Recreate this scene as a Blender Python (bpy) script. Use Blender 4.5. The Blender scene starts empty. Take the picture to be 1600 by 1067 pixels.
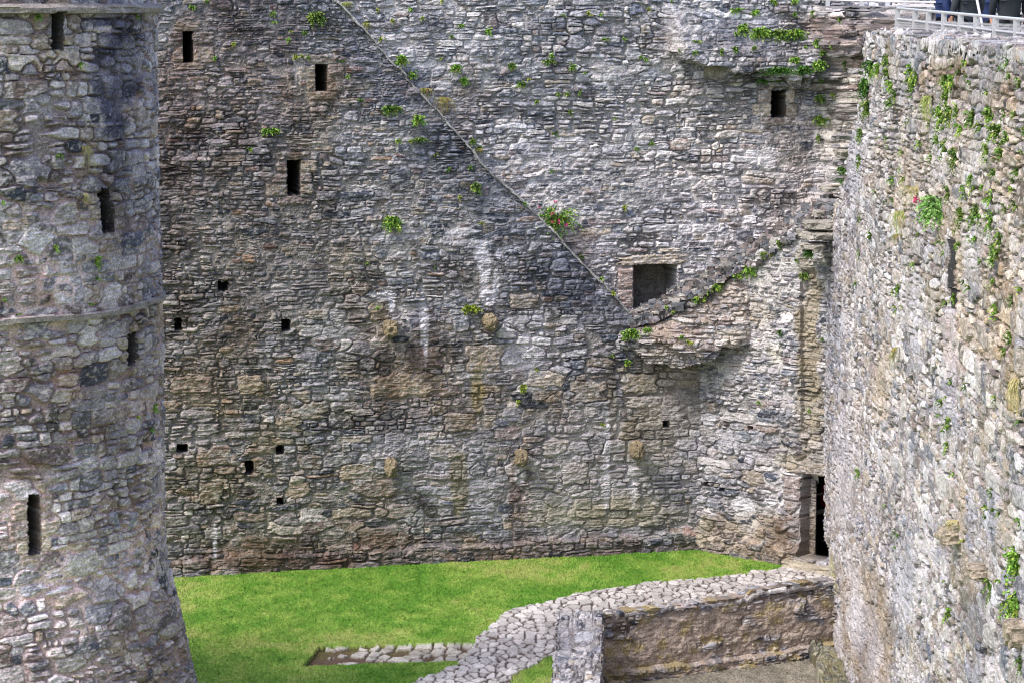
import bpy, math, random
import numpy as np
from mathutils import Vector
R_ = math.radians
random.seed(7)
SC = bpy.context.scene
COL = SC.collection

# ------------------------------------------------------------------ camera
FPX = 4000.0                       # focal length in photo pixels (1600 wide)
EYE = 12.0
PITCH = math.atan(528.0 / FPX)
cd = bpy.data.cameras.new('camera'); cam = bpy.data.objects.new('camera', cd); COL.objects.link(cam)
cam.location = (0, 0, EYE); cam.rotation_euler = (math.pi / 2 - PITCH, 0, 0)
cd.sensor_width = 36; cd.lens = FPX / 1600 * 36; cd.clip_start = .5; cd.clip_end = 2000
SC.camera = cam

# ------------------------------------------------------------------ light
SUN_EL, SUN_AZ = 50, 232          # degrees; azimuth of the sun measured from +Y clockwise
w = bpy.data.worlds.new('World'); SC.world = w; w.use_nodes = True
nt = w.node_tree; bg = nt.nodes['Background']
sky = nt.nodes.new('ShaderNodeTexSky'); sky.sky_type = 'NISHITA'; sky.sun_disc = False
sky.sun_elevation = R_(SUN_EL); sky.sun_rotation = R_(SUN_AZ); sky.dust_density = 3.0; sky.air_density = 1.0; sky.ozone_density = 1.0
nt.links.new(sky.outputs[0], bg.inputs[0]); bg.inputs[1].default_value = .15
sd = bpy.data.lights.new('sun', 'SUN'); sd.energy = 1.5; sd.angle = R_(12); sd.color = (1, .965, .91)
so = bpy.data.objects.new('sun', sd); COL.objects.link(so)
az = R_(SUN_AZ); el = R_(SUN_EL)
sdir = Vector((math.sin(az) * math.cos(el), math.cos(az) * math.cos(el), math.sin(el)))
so.rotation_euler = sdir.to_track_quat('Z', 'Y').to_euler(); so.location = (-20, -20, 40)
SC.view_settings.view_transform = 'Standard'; SC.view_settings.look = 'None'
SC.view_settings.exposure = 1.1; SC.view_settings.gamma = 1
SC.cycles.max_bounces = 6; SC.cycles.filter_width = 1.1

# ------------------------------------------------------------------ projection helpers
sp, cp = math.sin(PITCH), math.cos(PITCH)
def ray(px, py):
    a = (px - 800) / FPX; b = (533.5 - py) / FPX
    return np.array([a, cp + b * sp, -sp + b * cp])
def at_depth(px, py, y):
    r = ray(px, py); t = y / r[1]; return np.array([r[0] * t, y, EYE + r[2] * t])
def on_ground(px, py, z=0.0):
    r = ray(px, py); t = (z - EYE) / r[2]; return np.array([r[0] * t, r[1] * t, z])
def proj(P):
    x = P[..., 0]; y = P[..., 1]; z = P[..., 2] - EYE
    f = y * cp - z * sp; u = y * sp + z * cp
    return 800 + FPX * x / f, 533.5 - FPX * u / f
class VPlane:                       # vertical plane: origin, unit tangent, outward normal
    def __init__(s, p, q):
        s.p = np.array([p[0], p[1], 0.]); t = np.array([q[0] - p[0], q[1] - p[1], 0.]); s.t = t / np.linalg.norm(t)
        s.n = np.array([s.t[1], -s.t[0], 0.])
    def hit(s, px, py):             # -> (u, z) where the photo ray meets the plane
        r = ray(px, py); o = np.array([0, 0, EYE]); k = np.dot(s.p - o, s.n) / np.dot(r, s.n)
        h = o + r * k; return float(np.dot(h - s.p, s.t)), float(h[2])
    def P(s, U, Z, D):
        return (s.p + U[..., None] * s.t + D[..., None] * s.n) * np.array([1, 1, 0]) + Z[..., None] * np.array([0, 0, 1.])

# ------------------------------------------------------------------ noise
_tabs = {}
def vnoise(X, Y, sx, sy=None, seed=0):
    sy = sx if sy is None else sy
    if seed not in _tabs: _tabs[seed] = np.random.RandomState(seed + 11).rand(256, 256).astype(np.float32)
    T = _tabs[seed]; x = X / sx + 17.3 * seed; y = Y / sy + 7.7 * seed
    xi = np.floor(x).astype(int); yi = np.floor(y).astype(int); fx = x - xi; fy = y - yi
    fx = fx * fx * (3 - 2 * fx); fy = fy * fy * (3 - 2 * fy)
    a = T[yi & 255, xi & 255]; b = T[yi & 255, (xi + 1) & 255]; c = T[(yi + 1) & 255, xi & 255]; d = T[(yi + 1) & 255, (xi + 1) & 255]
    return (a * (1 - fx) + b * fx) * (1 - fy) + (c * (1 - fx) + d * fx) * fy - .5
def fbm(X, Y, sx, sy=None, seed=0, o=3):
    sy = sx if sy is None else sy; s = 0; a = 1.
    for i in range(o): s = s + a * vnoise(X, Y, sx / 2 ** i, sy / 2 ** i, seed + i); a *= .55
    return s
def sst(a, b, x):
    t = np.clip((x - a) / (b - a), 0, 1); return t * t * (3 - 2 * t)

# ------------------------------------------------------------------ rubble masonry laid out stone by stone
def layout(W, H, rng, sizef, x0=0., z0=0., big=.5):
    """list of stones (cx, cz, half w, half h[, lead]); wandering courses of unequal height, each broken into stones of unequal length"""
    out = []; y = z0
    while y < z0 + H:
        bh = rng.uniform(.28, .52); x = x0 - rng.uniform(0, 2.)
        while x < x0 + W:
            seg = rng.uniform(1., 3.); s, asp = sizef(x + seg / 2, y + bh / 2)
            n = max(1, int(round(bh / (s * rng.uniform(.75, 1.35))))); cut = np.cumsum(rng.uniform(.45, 1.6, n)); cut = np.r_[0, cut / cut[-1]] * bh
            for k in range(n):
                h = cut[k + 1] - cut[k]; xx = x + rng.uniform(-.25, .1); xe = x + seg + rng.uniform(-.1, .2)
                while xx < xe:
                    w_ = max(.06, h * asp * rng.lognormal(0, .5)); w_ = min(w_, .95); zc = y + cut[k] + h / 2
                    if h > .1 and rng.rand() < .22:
                        f = rng.uniform(.35, .65); out.append((xx + w_ / 2, zc - h / 2 + h * f / 2, w_ / 2, h * f / 2)); out.append((xx + w_ / 2, zc + h * f / 2, w_ / 2, h * (1 - f) / 2))
                    else: out.append((xx + w_ / 2, zc, w_ / 2, h / 2))
                    xx += w_
            if rng.rand() < big * 1.6:
                for _ in range(rng.randint(1, 3)):
                    hh = s * rng.uniform(.7, 1.25); out.append((x + rng.uniform(0, seg), y + rng.uniform(0, bh), hh * rng.uniform(1., 1.9), hh, .03))
            x += seg
        y += bh
    return out

GREYS = [(.235, .228, .242), (.175, .178, .20), (.28, .27, .28), (.145, .155, .175), (.205, .195, .20)]
BROWNS = [(.255, .22, .18), (.215, .18, .16), (.29, .25, .195), (.21, .175, .17)]
PALES = [(.40, .395, .40), (.36, .34, .32), (.45, .43, .41)]
DARKS = [(.075, .085, .11), (.09, .085, .085), (.06, .07, .09)]
RUSTS = [(.26, .18, .13), (.24, .16, .14)]

def masonry(U, Z, stones, rng, palw, joint=.012, depth=.05, relief=.05, warp=1., extra=(), mortar=(.33, .31, .29), rough=1., vert=False):
    """U,Z uniform 2-D grids. Returns height, colour, stone-type index (0 rubble, 1.. = extra groups)"""
    nz, nu = U.shape; du = U[0, 1] - U[0, 0]; dz = Z[1, 0] - Z[0, 0]; u0 = U[0, 0]; z0 = Z[0, 0]
    Uw = U + warp * (.045 * fbm(U, Z, .22, .16, 1, 2) + .16 * fbm(U, Z, 1.3, 1.3, 5, 2))
    Zw = Z + warp * (.035 * fbm(U, Z, .25, .12, 3, 2) + .13 * fbm(U, Z, 1.8, 1.2, 8, 2))
    E1 = np.full(U.shape, .5, np.float32); E2 = np.full(U.shape, .5, np.float32); ID = np.full(U.shape, -1, np.int32)
    allst = [(s, 0) for s in stones] + [(s, k) for s, k in extra]
    prm = []
    for i, (s, k) in enumerate(allst):
        cx, cz, hw, hh = s[:4]; lead = s[4] if len(s) > 4 else 0.
        pw = rng.choice([2.4, 3.2, 4.5, 7.]) if k == 0 else 9.
        rot = rng.uniform(-.09, .09) if k == 0 else rng.uniform(-.01, .01)
        if k == 0: hw *= rng.uniform(.93, 1.05); hh *= rng.uniform(.9, 1.06)
        m = .26 if k == 0 else .16
        i0 = max(0, int((cx - hw - m - u0) / du)); i1 = min(nu, int((cx + hw + m - u0) / du) + 1)
        j0 = max(0, int((cz - hh - m - z0) / dz)); j1 = min(nz, int((cz + hh + m - z0) / dz) + 1)
        prm.append((cx, cz, hw, hh))
        if i1 <= i0 or j1 <= j0: continue
        if k == 0: a = Uw[j0:j1, i0:i1] - cx; b = Zw[j0:j1, i0:i1] - cz
        else: a = U[j0:j1, i0:i1] * .8 + Uw[j0:j1, i0:i1] * .2 - cx; b = Z[j0:j1, i0:i1] * .8 + Zw[j0:j1, i0:i1] * .2 - cz
        a2 = a + b * rot; b2 = b - a * rot
        d = (np.abs(a2 / hw) ** pw + np.abs(b2 / hh) ** pw) ** (1 / pw)
        e = ((d - 1) * min(hw, hh)).astype(np.float32)
        if k: e -= .035
        e -= lead
        s1 = E1[j0:j1, i0:i1]; s2 = E2[j0:j1, i0:i1]; sid = ID[j0:j1, i0:i1]
        new = e < s1
        s2[...] = np.where(new, s1, np.minimum(s2, e)); s1[...] = np.where(new, e, s1); sid[new] = i
    n = len(allst)
    prm = np.array(prm, np.float32); kk = np.array([k for _, k in allst], np.int32)
    prot = rng.normal(0, .35, n); tx = rng.normal(0, .05, n); tz = rng.normal(0, .06, n) ; 
    prot[kk > 0] = .3; tx[kk > 0] *= .2; tz[kk > 0] *= .2
    groups = [GREYS, BROWNS, PALES, DARKS, RUSTS]
    P = [g[rng.randint(len(g))] for g in (groups[c] for c in rng.choice(5, n, p=np.array(palw) / sum(palw)))]
    P = np.array(P, np.float32) * rng.uniform(.65, 1.32, (n, 1)); 
    for i in np.where(kk > 0)[0]: P[i] = np.array(BROWNS[rng.randint(3)]) * rng.uniform(.85, 1.25)
    ids = np.clip(ID, 0, n - 1)
    jj = np.minimum(-E1 + .016, (E2 - E1) * .5)
    jn = joint * (.75 + 1.9 * vnoise(U, Z, .45, .3, 31))
    t = np.clip((jj - jn) / .020, 0, 1); t = np.sqrt(np.clip(1 - (1 - t) ** 2, 0, 1)); t[ID < 0] = 0
    md = depth * np.clip(1 + 2.0 * fbm(U, Z, .9, .6, 41, 3), -.1, 2.4)
    slate = np.abs(fbm(U, Z, .42, .04, 51, 2)) * .032 + fbm(U, Z, .09, .05, 55, 2) * .030
    if vert: slate = fbm(U, Z, .14, .07, 55, 2) * .02
    cu = prm[ids, 0]; cz_ = prm[ids, 1]
    hst = prot[ids] * relief * .8 + tx[ids] * (U - cu) + tz[ids] * (Z - cz_) + rough * slate + .008
    hm = -md + .02 * fbm(U, Z, .06, .04, 61, 2)
    h = hm * (1 - t) + t * hst
    col = P[ids]
    col = col * (1 + .55 * fbm(U, Z, .12, .06, 71, 3))[..., None]
    lich = sst(.08, .24, fbm(U, Z, .08, .045, 77, 3) + .25 * vnoise(U, Z, 1.5, 1.5, 79)) * .6
    col = col * (1 - lich[..., None]) + np.array([.5, .49, .48]) * lich[..., None]
    mc = np.array(mortar) * np.clip(1 + .5 * fbm(U, Z, .2, .1, 81, 3) + 1.1 * fbm(U, Z, 1.9, 1.2, 85, 2), .35, 1.8)[..., None]
    tt = np.clip(t * 1.6, 0, 1)[..., None]
    col = mc * (1 - tt) + col * tt
    col = col * np.array([.985, .972, 1.035])
    typ = np.where((ID >= 0), kk[ids], 0)
    return h.astype(np.float64), col, typ, t

# ------------------------------------------------------------------ mesh building
def stone_mat(name, bump=.45, scale=1., speck=.75):
    m = bpy.data.materials.new(name); m.use_nodes = True; n = m.node_tree.nodes; l = m.node_tree.links
    b = n['Principled BSDF']; b.inputs['Roughness'].default_value = .92; b.inputs['Specular IOR Level'].default_value = .25
    a = n.new('ShaderNodeAttribute'); a.attribute_name = 'Col'
    tc = n.new('ShaderNodeNewGeometry')
    nz = n.new('ShaderNodeTexNoise'); nz.inputs['Scale'].default_value = 30 * scale; nz.inputs['Detail'].default_value = 6; nz.inputs['Roughness'].default_value = .7
    l.new(tc.outputs['Position'], nz.inputs['Vector'])
    mr = n.new('ShaderNodeMapRange'); mr.inputs[1].default_value = .3; mr.inputs[2].default_value = .7; mr.inputs[3].default_value = .36; mr.inputs[4].default_value = 1.62
    l.new(nz.outputs['Fac'], mr.inputs[0])
    vm = n.new('ShaderNodeVectorMath'); vm.operation = 'SCALE'; l.new(a.outputs['Color'], vm.inputs[0]); l.new(mr.outputs[0], vm.inputs['Scale'])
    n2 = n.new('ShaderNodeTexNoise'); n2.inputs['Scale'].default_value = 17 * scale; n2.inputs['Detail'].default_value = 5; n2.inputs['Roughness'].default_value = .75; l.new(tc.outputs['Position'], n2.inputs['Vector'])
    m2 = n.new('ShaderNodeMapRange'); m2.inputs[1].default_value = .60; m2.inputs[2].default_value = .68; m2.inputs[3].default_value = 0; m2.inputs[4].default_value = speck; l.new(n2.outputs['Fac'], m2.inputs[0])
    mx = n.new('ShaderNodeMix'); mx.data_type = 'RGBA'; l.new(m2.outputs[0], mx.inputs[0]); l.new(vm.outputs[0], mx.inputs[6]); mx.inputs[7].default_value = (.56, .55, .55, 1)
    l.new(mx.outputs[2], b.inputs['Base Color'])
    bp = n.new('ShaderNodeBump'); bp.inputs['Strength'].default_value = bump; bp.inputs['Distance'].default_value = .03
    l.new(nz.outputs['Fac'], bp.inputs['Height']); l.new(bp.outputs[0], b.inputs['Normal'])
    return m
def plain_mat(name, col, rough=.8, metal=0., var=.2, scale=20.):
    m = bpy.data.materials.new(name); m.use_nodes = True; n = m.node_tree.nodes; l = m.node_tree.links
    b = n['Principled BSDF']; b.inputs['Roughness'].default_value = rough; b.inputs['Metallic'].default_value = metal
    b.inputs['Specular IOR Level'].default_value = .3
    tc = n.new('ShaderNodeNewGeometry'); nz = n.new('ShaderNodeTexNoise'); nz.inputs['Scale'].default_value = scale; nz.inputs['Detail'].default_value = 4
    l.new(tc.outputs['Position'], nz.inputs['Vector'])
    mx = n.new('ShaderNodeMix'); mx.data_type = 'RGBA'; l.new(nz.outputs['Fac'], mx.inputs[0])
    mx.inputs[6].default_value = (*[c * (1 - var) for c in col], 1); mx.inputs[7].default_value = (*[min(1, c * (1 + var)) for c in col], 1)
    l.new(mx.outputs[2], b.inputs['Base Color']); return m

MSTONE = stone_mat('rubble_stone')
MEARTH = stone_mat('earth', .5, 1.2, 0.)

def mesh_np(name, V, F, mat, cols=None, parent=None, smooth=False):
    """V (n,3) world, F (m,4) or (m,3) int"""
    V = np.asarray(V, np.float64)
    if parent is not None: V = V - np.array(parent.location)
    me = bpy.data.meshes.new(name); nv, nf = len(V), len(F); k = F.shape[1]
    me.vertices.add(nv); me.vertices.foreach_set('co', V.astype(np.float32).ravel())
    me.loops.add(nf * k); me.loops.foreach_set('vertex_index', F.astype(np.int32).ravel())
    me.polygons.add(nf); me.polygons.foreach_set('loop_start', np.arange(0, nf * k, k, dtype=np.int32))
    me.update(calc_edges=True)
    me.polygons.foreach_set('use_smooth', np.full(nf, smooth))
    if cols is not None:
        at = me.color_attributes.new('Col', 'FLOAT_COLOR', 'POINT')
        at.data.foreach_set('color', np.concatenate([np.clip(cols, 0.004, .95), np.ones((nv, 1))], 1).astype(np.float32).ravel())
    me.materials.append(mat); me.validate()
    o = bpy.data.objects.new(name, me); COL.objects.link(o)
    if parent is not None: o.parent = parent
    return o
def tag(o, label=None, cat=None, group=None, kind=None):
    if label: o['label'] = label
    if cat: o['category'] = cat
    if group: o['group'] = group
    if kind: o['kind'] = kind
    return o
def empty(name, loc, label=None, cat=None, group=None):
    o = bpy.data.objects.new(name, None); COL.objects.link(o); o.location = tuple(float(v) for v in loc); o.empty_display_size = .2
    return tag(o, label, cat, group)

GRIDS = []
def emit(P, Cc, cell, names, root, mat=None, smooth=False, skirt=None):
    """P (nz,nu,3), colours, cell label grid (nz-1,nu-1): -1 none; names {label:name}"""
    nz, nu = P.shape[:2]; idx = np.arange(nz * nu).reshape(nz, nu); V = P.reshape(-1, 3); C = Cc.reshape(-1, 3)
    out = {}
    for k, nm in names.items():
        m = cell == k
        if not m.any(): continue
        q = np.stack([idx[:-1, :-1][m], idx[:-1, 1:][m], idx[1:, 1:][m], idx[1:, :-1][m]], 1)
        if skirt is not None and k == 0:       # close the edges of the sheet backwards
            vec = np.asarray(skirt); mm = np.pad(cell >= 0, 1)
            off = []
            Voff = V + vec; nV = len(V)
            base = cell == 0
            for (dj, di, a, b) in ((0, -1, (1, 0), (0, 0)), (0, 1, (0, 1), (1, 1)), (-1, 0, (0, 0), (0, 1)), (1, 0, (1, 1), (1, 0))):
                nb = mm[1 + dj:mm.shape[0] - 1 + dj, 1 + di:mm.shape[1] - 1 + di]
                e = base & ~nb; jj, ii = np.where(e)
                if len(jj) == 0: continue
                A = idx[jj + a[0], ii + a[1]]; B = idx[jj + b[0], ii + b[1]]
                off.append(np.stack([A, B, B + nV, A + nV], 1))
            q = np.concatenate([q] + off); VV = np.concatenate([V, Voff]); CC = np.concatenate([C, C])
        else: VV, CC = V, C
        u, inv = np.unique(q, return_inverse=True)
        out[k] = mesh_np(nm, VV[u], inv.reshape(-1, 4), mat or MSTONE, CC[u], root, smooth)
    return out
def cellify(G):                     # vertex grid of ints -> cell grid
    return G[:-1, :-1].copy()
def paint(col, PX, PY, blobs):
    """stains and painted tones: (px,py,rx,ry,rgb,strength,mode) with ragged edges; mode 'm' multiply, 'x' mix"""
    for b in blobs:
        px, py, rx, ry, c, s, mode = b[:7]
        q = ((PX - px) / rx) ** 2 + ((PY - py) / ry) ** 2
        sel = q < 3.
        if not sel.any(): continue
        n = fbm(PX[sel], PY[sel], 26, 34, int(px + py) % 90, 3)
        f = s * sst(1.5, .35, q[sel] + 1.3 * n); f = f[:, None]; cc = np.array(c) * (np.array([1., .975, 1.07]) if mode == 'x' and min(c) > .2 else 1.)
        col[sel] = col[sel] * (1 - f + f * cc) if mode == 'm' else col[sel] * (1 - f) + cc * (.6 + .55 * (n[:, None] + .5)) * f
    return col
def quoins(u0, u1, z0, z1, rng, k=1, w=.32, lint=.2):
    """dressed stones round an opening"""
    s = []; z = z0
    while z < z1 - .02:
        h = min(rng.uniform(.2, .34), z1 - z)
        if z1 - z - h < .1: h = z1 - z
        wl = w * rng.uniform(.6, 1.3); wr = w * rng.uniform(.6, 1.3)
        s += [((u0 - wl / 2, z + h / 2, wl / 2 - .008, h / 2 - .008), k), ((u1 + wr / 2, z + h / 2, wr / 2 - .008, h / 2 - .008), k)]; z += h
    s.append((((u0 + u1) / 2, z1 + lint / 2, (u1 - u0) / 2 + .18, lint / 2), k))
    s.append((((u0 + u1) / 2, z0 - .09, (u1 - u0) / 2 + .15, .08), k)); return s

# ================================================================== BACK WALL
G1 = on_ground(265, 900); G2 = on_ground(1090, 857)
PA = VPlane(G1, G2)
STEP = .021
def grid(u0, u1, z0, z1, su, sz=None):
    sz = sz or su; return np.meshgrid(np.arange(u0, u1, su), np.arange(z0, z1, sz))
def rect_on(pl, x0, y0, x1, y1):
    ua, za = pl.hit(x0, y0); ub, zb = pl.hit(x1, y1); return ua, ub, zb, za
# left arm of the V: scar of a lost roof; below it the wall stands proud
SCAR = [(505, -20), (560, 38), (640, 125), (700, 190), (760, 262), (830, 325), (905, 405), (960, 462), (985, 490)]
RARM = [(985, 490), (1040, 470), (1100, 432), (1150, 400), (1200, 372), (1245, 340), (1300, 290)]
sx_ = np.array([p[0] for p in SCAR + RARM[1:]], float); sy_ = np.array([p[1] for p in SCAR + RARM[1:]], float)

# --- lower (proud) wall
rng = np.random.RandomState(3)
ua, _ = PA.hit(225, 600); ub, _ = PA.hit(1125, 600)
U, Z = grid(ua, ub, -.1, 13.2, STEP)
PX, PY = proj(PA.P(U, Z, U * 0))
def size_low(u, z):
    P = PA.P(np.array(u), np.array(z), np.array(0.)); px, py = proj(P)
    s, a = .085, 2.6
    if py > 480 and px > 480: s, a = .15, 2.2
    if py > 640: s = .13 if px < 480 else .16
    if px < 520 and py < 520: s, a = .085, 2.9
    if 330 < py < 480 and px > 480: s, a = .115, 2.4
    if px > 560 and py < 350: s, a = .07, 3.6
    return s, a
st = layout(U.max() - U.min(), Z.max() - Z.min(), rng, size_low, U.min(), -.1)
WIN = [  # px rect of openings in the proud wall, kind
    ((286, 50, 302, 98), 'w'), ((493, 101, 512, 142), 'w'), ((449, 251, 470, 306), 'w'),
]
HOLES = [((341, 441, 357, 456), 's'), ((273, 498, 285, 517), 's'), ((440, 500, 454, 517), 's'), ((276, 695, 294, 707), 's'),
         ((383, 719, 396, 740), 's'), ((431, 697, 444, 709), 's'), ((432, 778, 444, 788), 's'), ((1036, 657, 1046, 668), 's'),
         ]
# drop stones hidden behind the openings' dressed stones
ex = []; rects = []
for (r, k) in WIN:
    a, b, c, d = rect_on(PA, *r); rects.append((a, b, c, d, 1, 1.6)); ex += quoins(a, b, c, d, rng, 1, .34, .2)
for (r, k) in HOLES:
    a, b, c, d = rect_on(PA, *r); rects.append((a, b, c, d, 2, .55))
# large squared blocks scattered in the lower middle
for (x, y, ww, hh) in [(340, 712, 60, 26), (630, 600, 95, 34), (660, 560, 60, 30), (920, 612, 52, 30), (720, 660, 48, 26), (628, 797, 50, 20), (585, 762, 75, 26), (600, 840, 80, 30), (820, 470, 42, 22), (760, 560, 60, 40),
                       (480, 640, 60, 24), (470, 620, 30, 20), (560, 735, 50, 24), (450, 660, 40, 22), (700, 705, 60, 22), (850, 590, 60, 26), (900, 740, 40, 30), (980, 780, 46, 34), (1000, 600, 55, 30), (870, 700, 40, 26), (395, 600, 40, 26), (330, 770, 36, 30), (300, 600, 60, 22)]:
    a, b, c, d = rect_on(PA, x - ww / 2, y - hh / 2, x + ww / 2, y + hh / 2); ex.append((((a + b) / 2, (c + d) / 2, (b - a) / 2, (d - c) / 2), 3))
h, col, typ, tt = masonry(U, Z, st, rng, [.54, .17, .12, .15, .02], joint=.008, depth=.040, relief=.040, extra=ex, mortar=(.29, .275, .255))
# pilaster-less macro bulges, plinth, sunk panels
D = h + .05 * fbm(U, Z, 3.5, 2.5, 91, 2)
D += .10 * sst(.42, .30, Z - .15 * vnoise(U, Z, .8, .5, 93)) 
# colour of the wall itself: stains, lichen, lime
blobs = [(330, 130, 150, 160, (.80, .70, .66), .8, 'm'), (370, 380, 170, 170, (.66, .62, .58), .8, 'm'), (330, 620, 110, 160, (.80, .72, .62), .9, 'm'), (420, 800, 200, 110, (.92, .86, .74), .8, 'm'),
         (760, 250, 120, 120, (.75, .80, .90), .6, 'm'), (930, 430, 90, 70, (.62, .66, .76), .7, 'm'), (640, 560, 110, 70, (.82, .72, .62), .7, 'm'), (668, 540, 34, 60, (.55, .55, .62), .8, 'm'), (605, 590, 20, 80, (.5, .45, .4), .8, 'm'),
         (605, 800, 22, 50, (.8, .72, .6), .6, 'm'), (815, 780, 20, 70, (.55, .45, .42), .9, 'm'), (700, 640, 180, 40, (.85, .75, .62), .7, 'm'),
         (920, 730, 90, 95, (.50, .48, .45), .55, 'x'), (740, 740, 45, 80, (.45, .45, .47), .4, 'x'), (1000, 760, 40, 70, (.48, .47, .46), .45, 'x'), (870, 790, 60, 60, (.5, .48, .42), .45, 'x'),
         (640, 700, 70, 70, (.42, .42, .43), .35, 'x'), (1040, 640, 60, 90, (.34, .29, .20), .45, 'x'), (1010, 690, 40, 50, (.33, .28, .17), .4, 'x'),
         (960, 800, 110, 22, (.42, .38, .22), .5, 'x'), (745, 600, 14, 55, (.30, .24, .10), .7, 'x'), (716, 760, 14, 60, (.25, .21, .09), .6, 'x'), (955, 640, 10, 60, (.2, .17, .12), .5, 'x'),
         (480, 180, 50, 80, (.7, .58, .40), .5, 'm'), (560, 450, 60, 60, (.85, .78, .62), .6, 'm'), (280, 240, 40, 200, (.6, .52, .5), .7, 'm'), (700, 860, 500, 26, (.62, .5, .42), .75, 'm'), (400, 880, 170, 18, (.5, .38, .33), .8, 'm'),
         (560, 120, 60, 60, (.9, .86, .9), .5, 'm'), (820, 540, 40, 50, (.55, .55, .56), .5, 'x'), (660, 130, 40, 30, (.6, .45, .45), .5, 'm'), (1050, 720, 60, 100, (.42, .42, .42), .3, 'x')]
for _ in range(70):
    x = random.uniform(260, 1080); y = random.uniform(20, 860); c = random.choice([((.7, .66, .62), 'm'), ((.62, .62, .66), 'm'), ((.42, .40, .38), 'x'), ((1.3, 1.3, 1.32), 'm'), ((.85, .75, .6), 'm')])
    blobs.append((x, y, random.uniform(14, 50), random.uniform(12, 45), c[0], random.uniform(.25, .5), c[1]))
lime = [(757, 420, 7, 34), (762, 465, 11, 12), (775, 448, 5, 22), (750, 395, 9, 14), (612, 475, 5, 16), (600, 461, 16, 4), (660, 490, 4, 40), (665, 520, 4, 40), (824, 535, 9, 16), (848, 500, 5, 14), (793, 505, 5, 12), (838, 492, 14, 5), (942, 456, 10, 7), (735, 380, 30, 4), (800, 388, 16, 4), (780, 400, 5, 8), (870, 345 + 45, 5, 10), (948, 720, 5, 60), (1040, 540, 3, 14), (813, 742, 7, 16), (990, 760, 6, 40), (336, 850, 3, 24)]
for k_, (x, y, rx, ry) in enumerate(lime): blobs.append((x, y, rx * 1.2, ry * 1.25, (.74, .73, .72), .92 if k_ < 6 else .7, 'x'))
col = paint(col, PX, PY, blobs) * .88
sdist = PY - np.interp(PX, sx_, sy_); near_sc = (sst(150, 10, sdist + 60 * fbm(U, Z, .9, .5, 28, 2)) * (PX < 985) * .30)[..., None]   # darker slates laid under the scar
col = col * (1 - near_sc * np.array([1.1, 1.0, .75]))
mo = sst(.16, .3, fbm(PX, PY, 60, 40, 97, 3)) * .09 * sst(300, 600, PY)
col = col * (1 - mo[..., None]) + np.array([.27, .25, .11]) * mo[..., None]
G = np.zeros(U.shape, int)
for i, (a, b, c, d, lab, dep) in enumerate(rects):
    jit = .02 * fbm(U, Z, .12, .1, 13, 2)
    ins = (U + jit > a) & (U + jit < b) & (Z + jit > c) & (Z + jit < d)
    D[ins] = -dep; col[ins] = np.array([.035, .03, .028]); near = (U > a - .7) & (U < b + .7) & (Z > c - .4) & (Z < d + .5)  # shade inside the openings is painted as near-black colour
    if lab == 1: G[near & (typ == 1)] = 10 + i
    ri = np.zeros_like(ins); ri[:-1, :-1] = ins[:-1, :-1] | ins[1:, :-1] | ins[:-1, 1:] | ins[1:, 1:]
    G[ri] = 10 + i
# cut above the scar
ys = np.interp(PX, sx_, sy_)
G[(PY < ys + 2)] = -1
G[(PX > 1096) & (PY > 560)] = -1; G[(PX > 1100)] = -1
P = PA.P(U, Z, D)
wall = empty('castle_wall', (G1 + G2) / 2, 'tall grey rubble stone castle wall with a diagonal roof scar, three small windows and lawn at its foot', 'castle wall')
nm = {0: 'wall_face'}
for i, r in enumerate(rects): nm[10 + i] = 'window' if r[4] == 1 else 'beam_socket'
emit(P, col, cellify(G), nm, wall, skirt=-PA.n * .45)

# --- upper wall behind the V, with the big square window and the broken corbel band
rng = np.random.RandomState(5)
SET = -.33
ua, _ = PA.hit(470, 100); ub, _ = PA.hit(1640, 100)
U, Z = grid(ua, ub, 5.2, 13.4, STEP)
PX, PY = proj(PA.P(U, Z, U * 0 + SET))
def size_up(u, z):
    px, py = proj(PA.P(np.array(u), np.array(z), np.array(SET)))
    if px > 1235: return .10, 1.3
    if px > 1000: return .12, 2.3
    if py < 120: return .13, 2.6
    return .085, 3.2
st = layout(U.max() - U.min(), Z.max() - Z.min(), rng, size_up, U.min(), 5.2)
class PAs:  # shifted plane
    pass
PU = VPlane(G1 + PA.n * SET, G2 + PA.n * SET)
du0 = 0.0
rw = rect_on(PU, 990, 414, 1058, 500); rs = rect_on(PU, 1206, 142, 1226, 183)
ex = quoins(*rs, rng, 1, .34, .16)
a, b, c, d = rw; ex += [((a - .17, c + .95, .16, .22), 1), ((a - .15, c + .5, .14, .2), 1), (((a + b) / 2 - .05, d + .10, (b - a) / 2 + .2, .10), 1)]
h, col, typ, tt = masonry(U, Z, st, rng, [.58, .08, .26, .08, .0], joint=.008, depth=.042, relief=.045, extra=ex, mortar=(.34, .33, .32))
D = h + .05 * fbm(U, Z, 3., 2., 92, 2)
# broken band of masonry standing out above the slit window
band_y = np.interp(PX, [1040, 1060, 1090, 1110, 1140, 1180, 1200, 1240, 1262, 1275, 1335, 1345], [78, 88, 98, 100, 112, 112, 120, 128, 120, 84, 88, 60]) + 10 * fbm(PX, PY, 14, 30, 17, 2)
band = sst(1036, 1062, PX)
top = band_y - 95
D += np.where((PY < band_y), .46 * sst(top, band_y, PY), 0) * band
b2 = band_y + 14 + 5 * fbm(PX, PY, 22, 60, 19, 2); w2 = sst(1095, 1120, PX) * sst(1290, 1262, PX)
D += np.where((PY >= band_y) & (PY < b2), .17, 0) * w2
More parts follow.
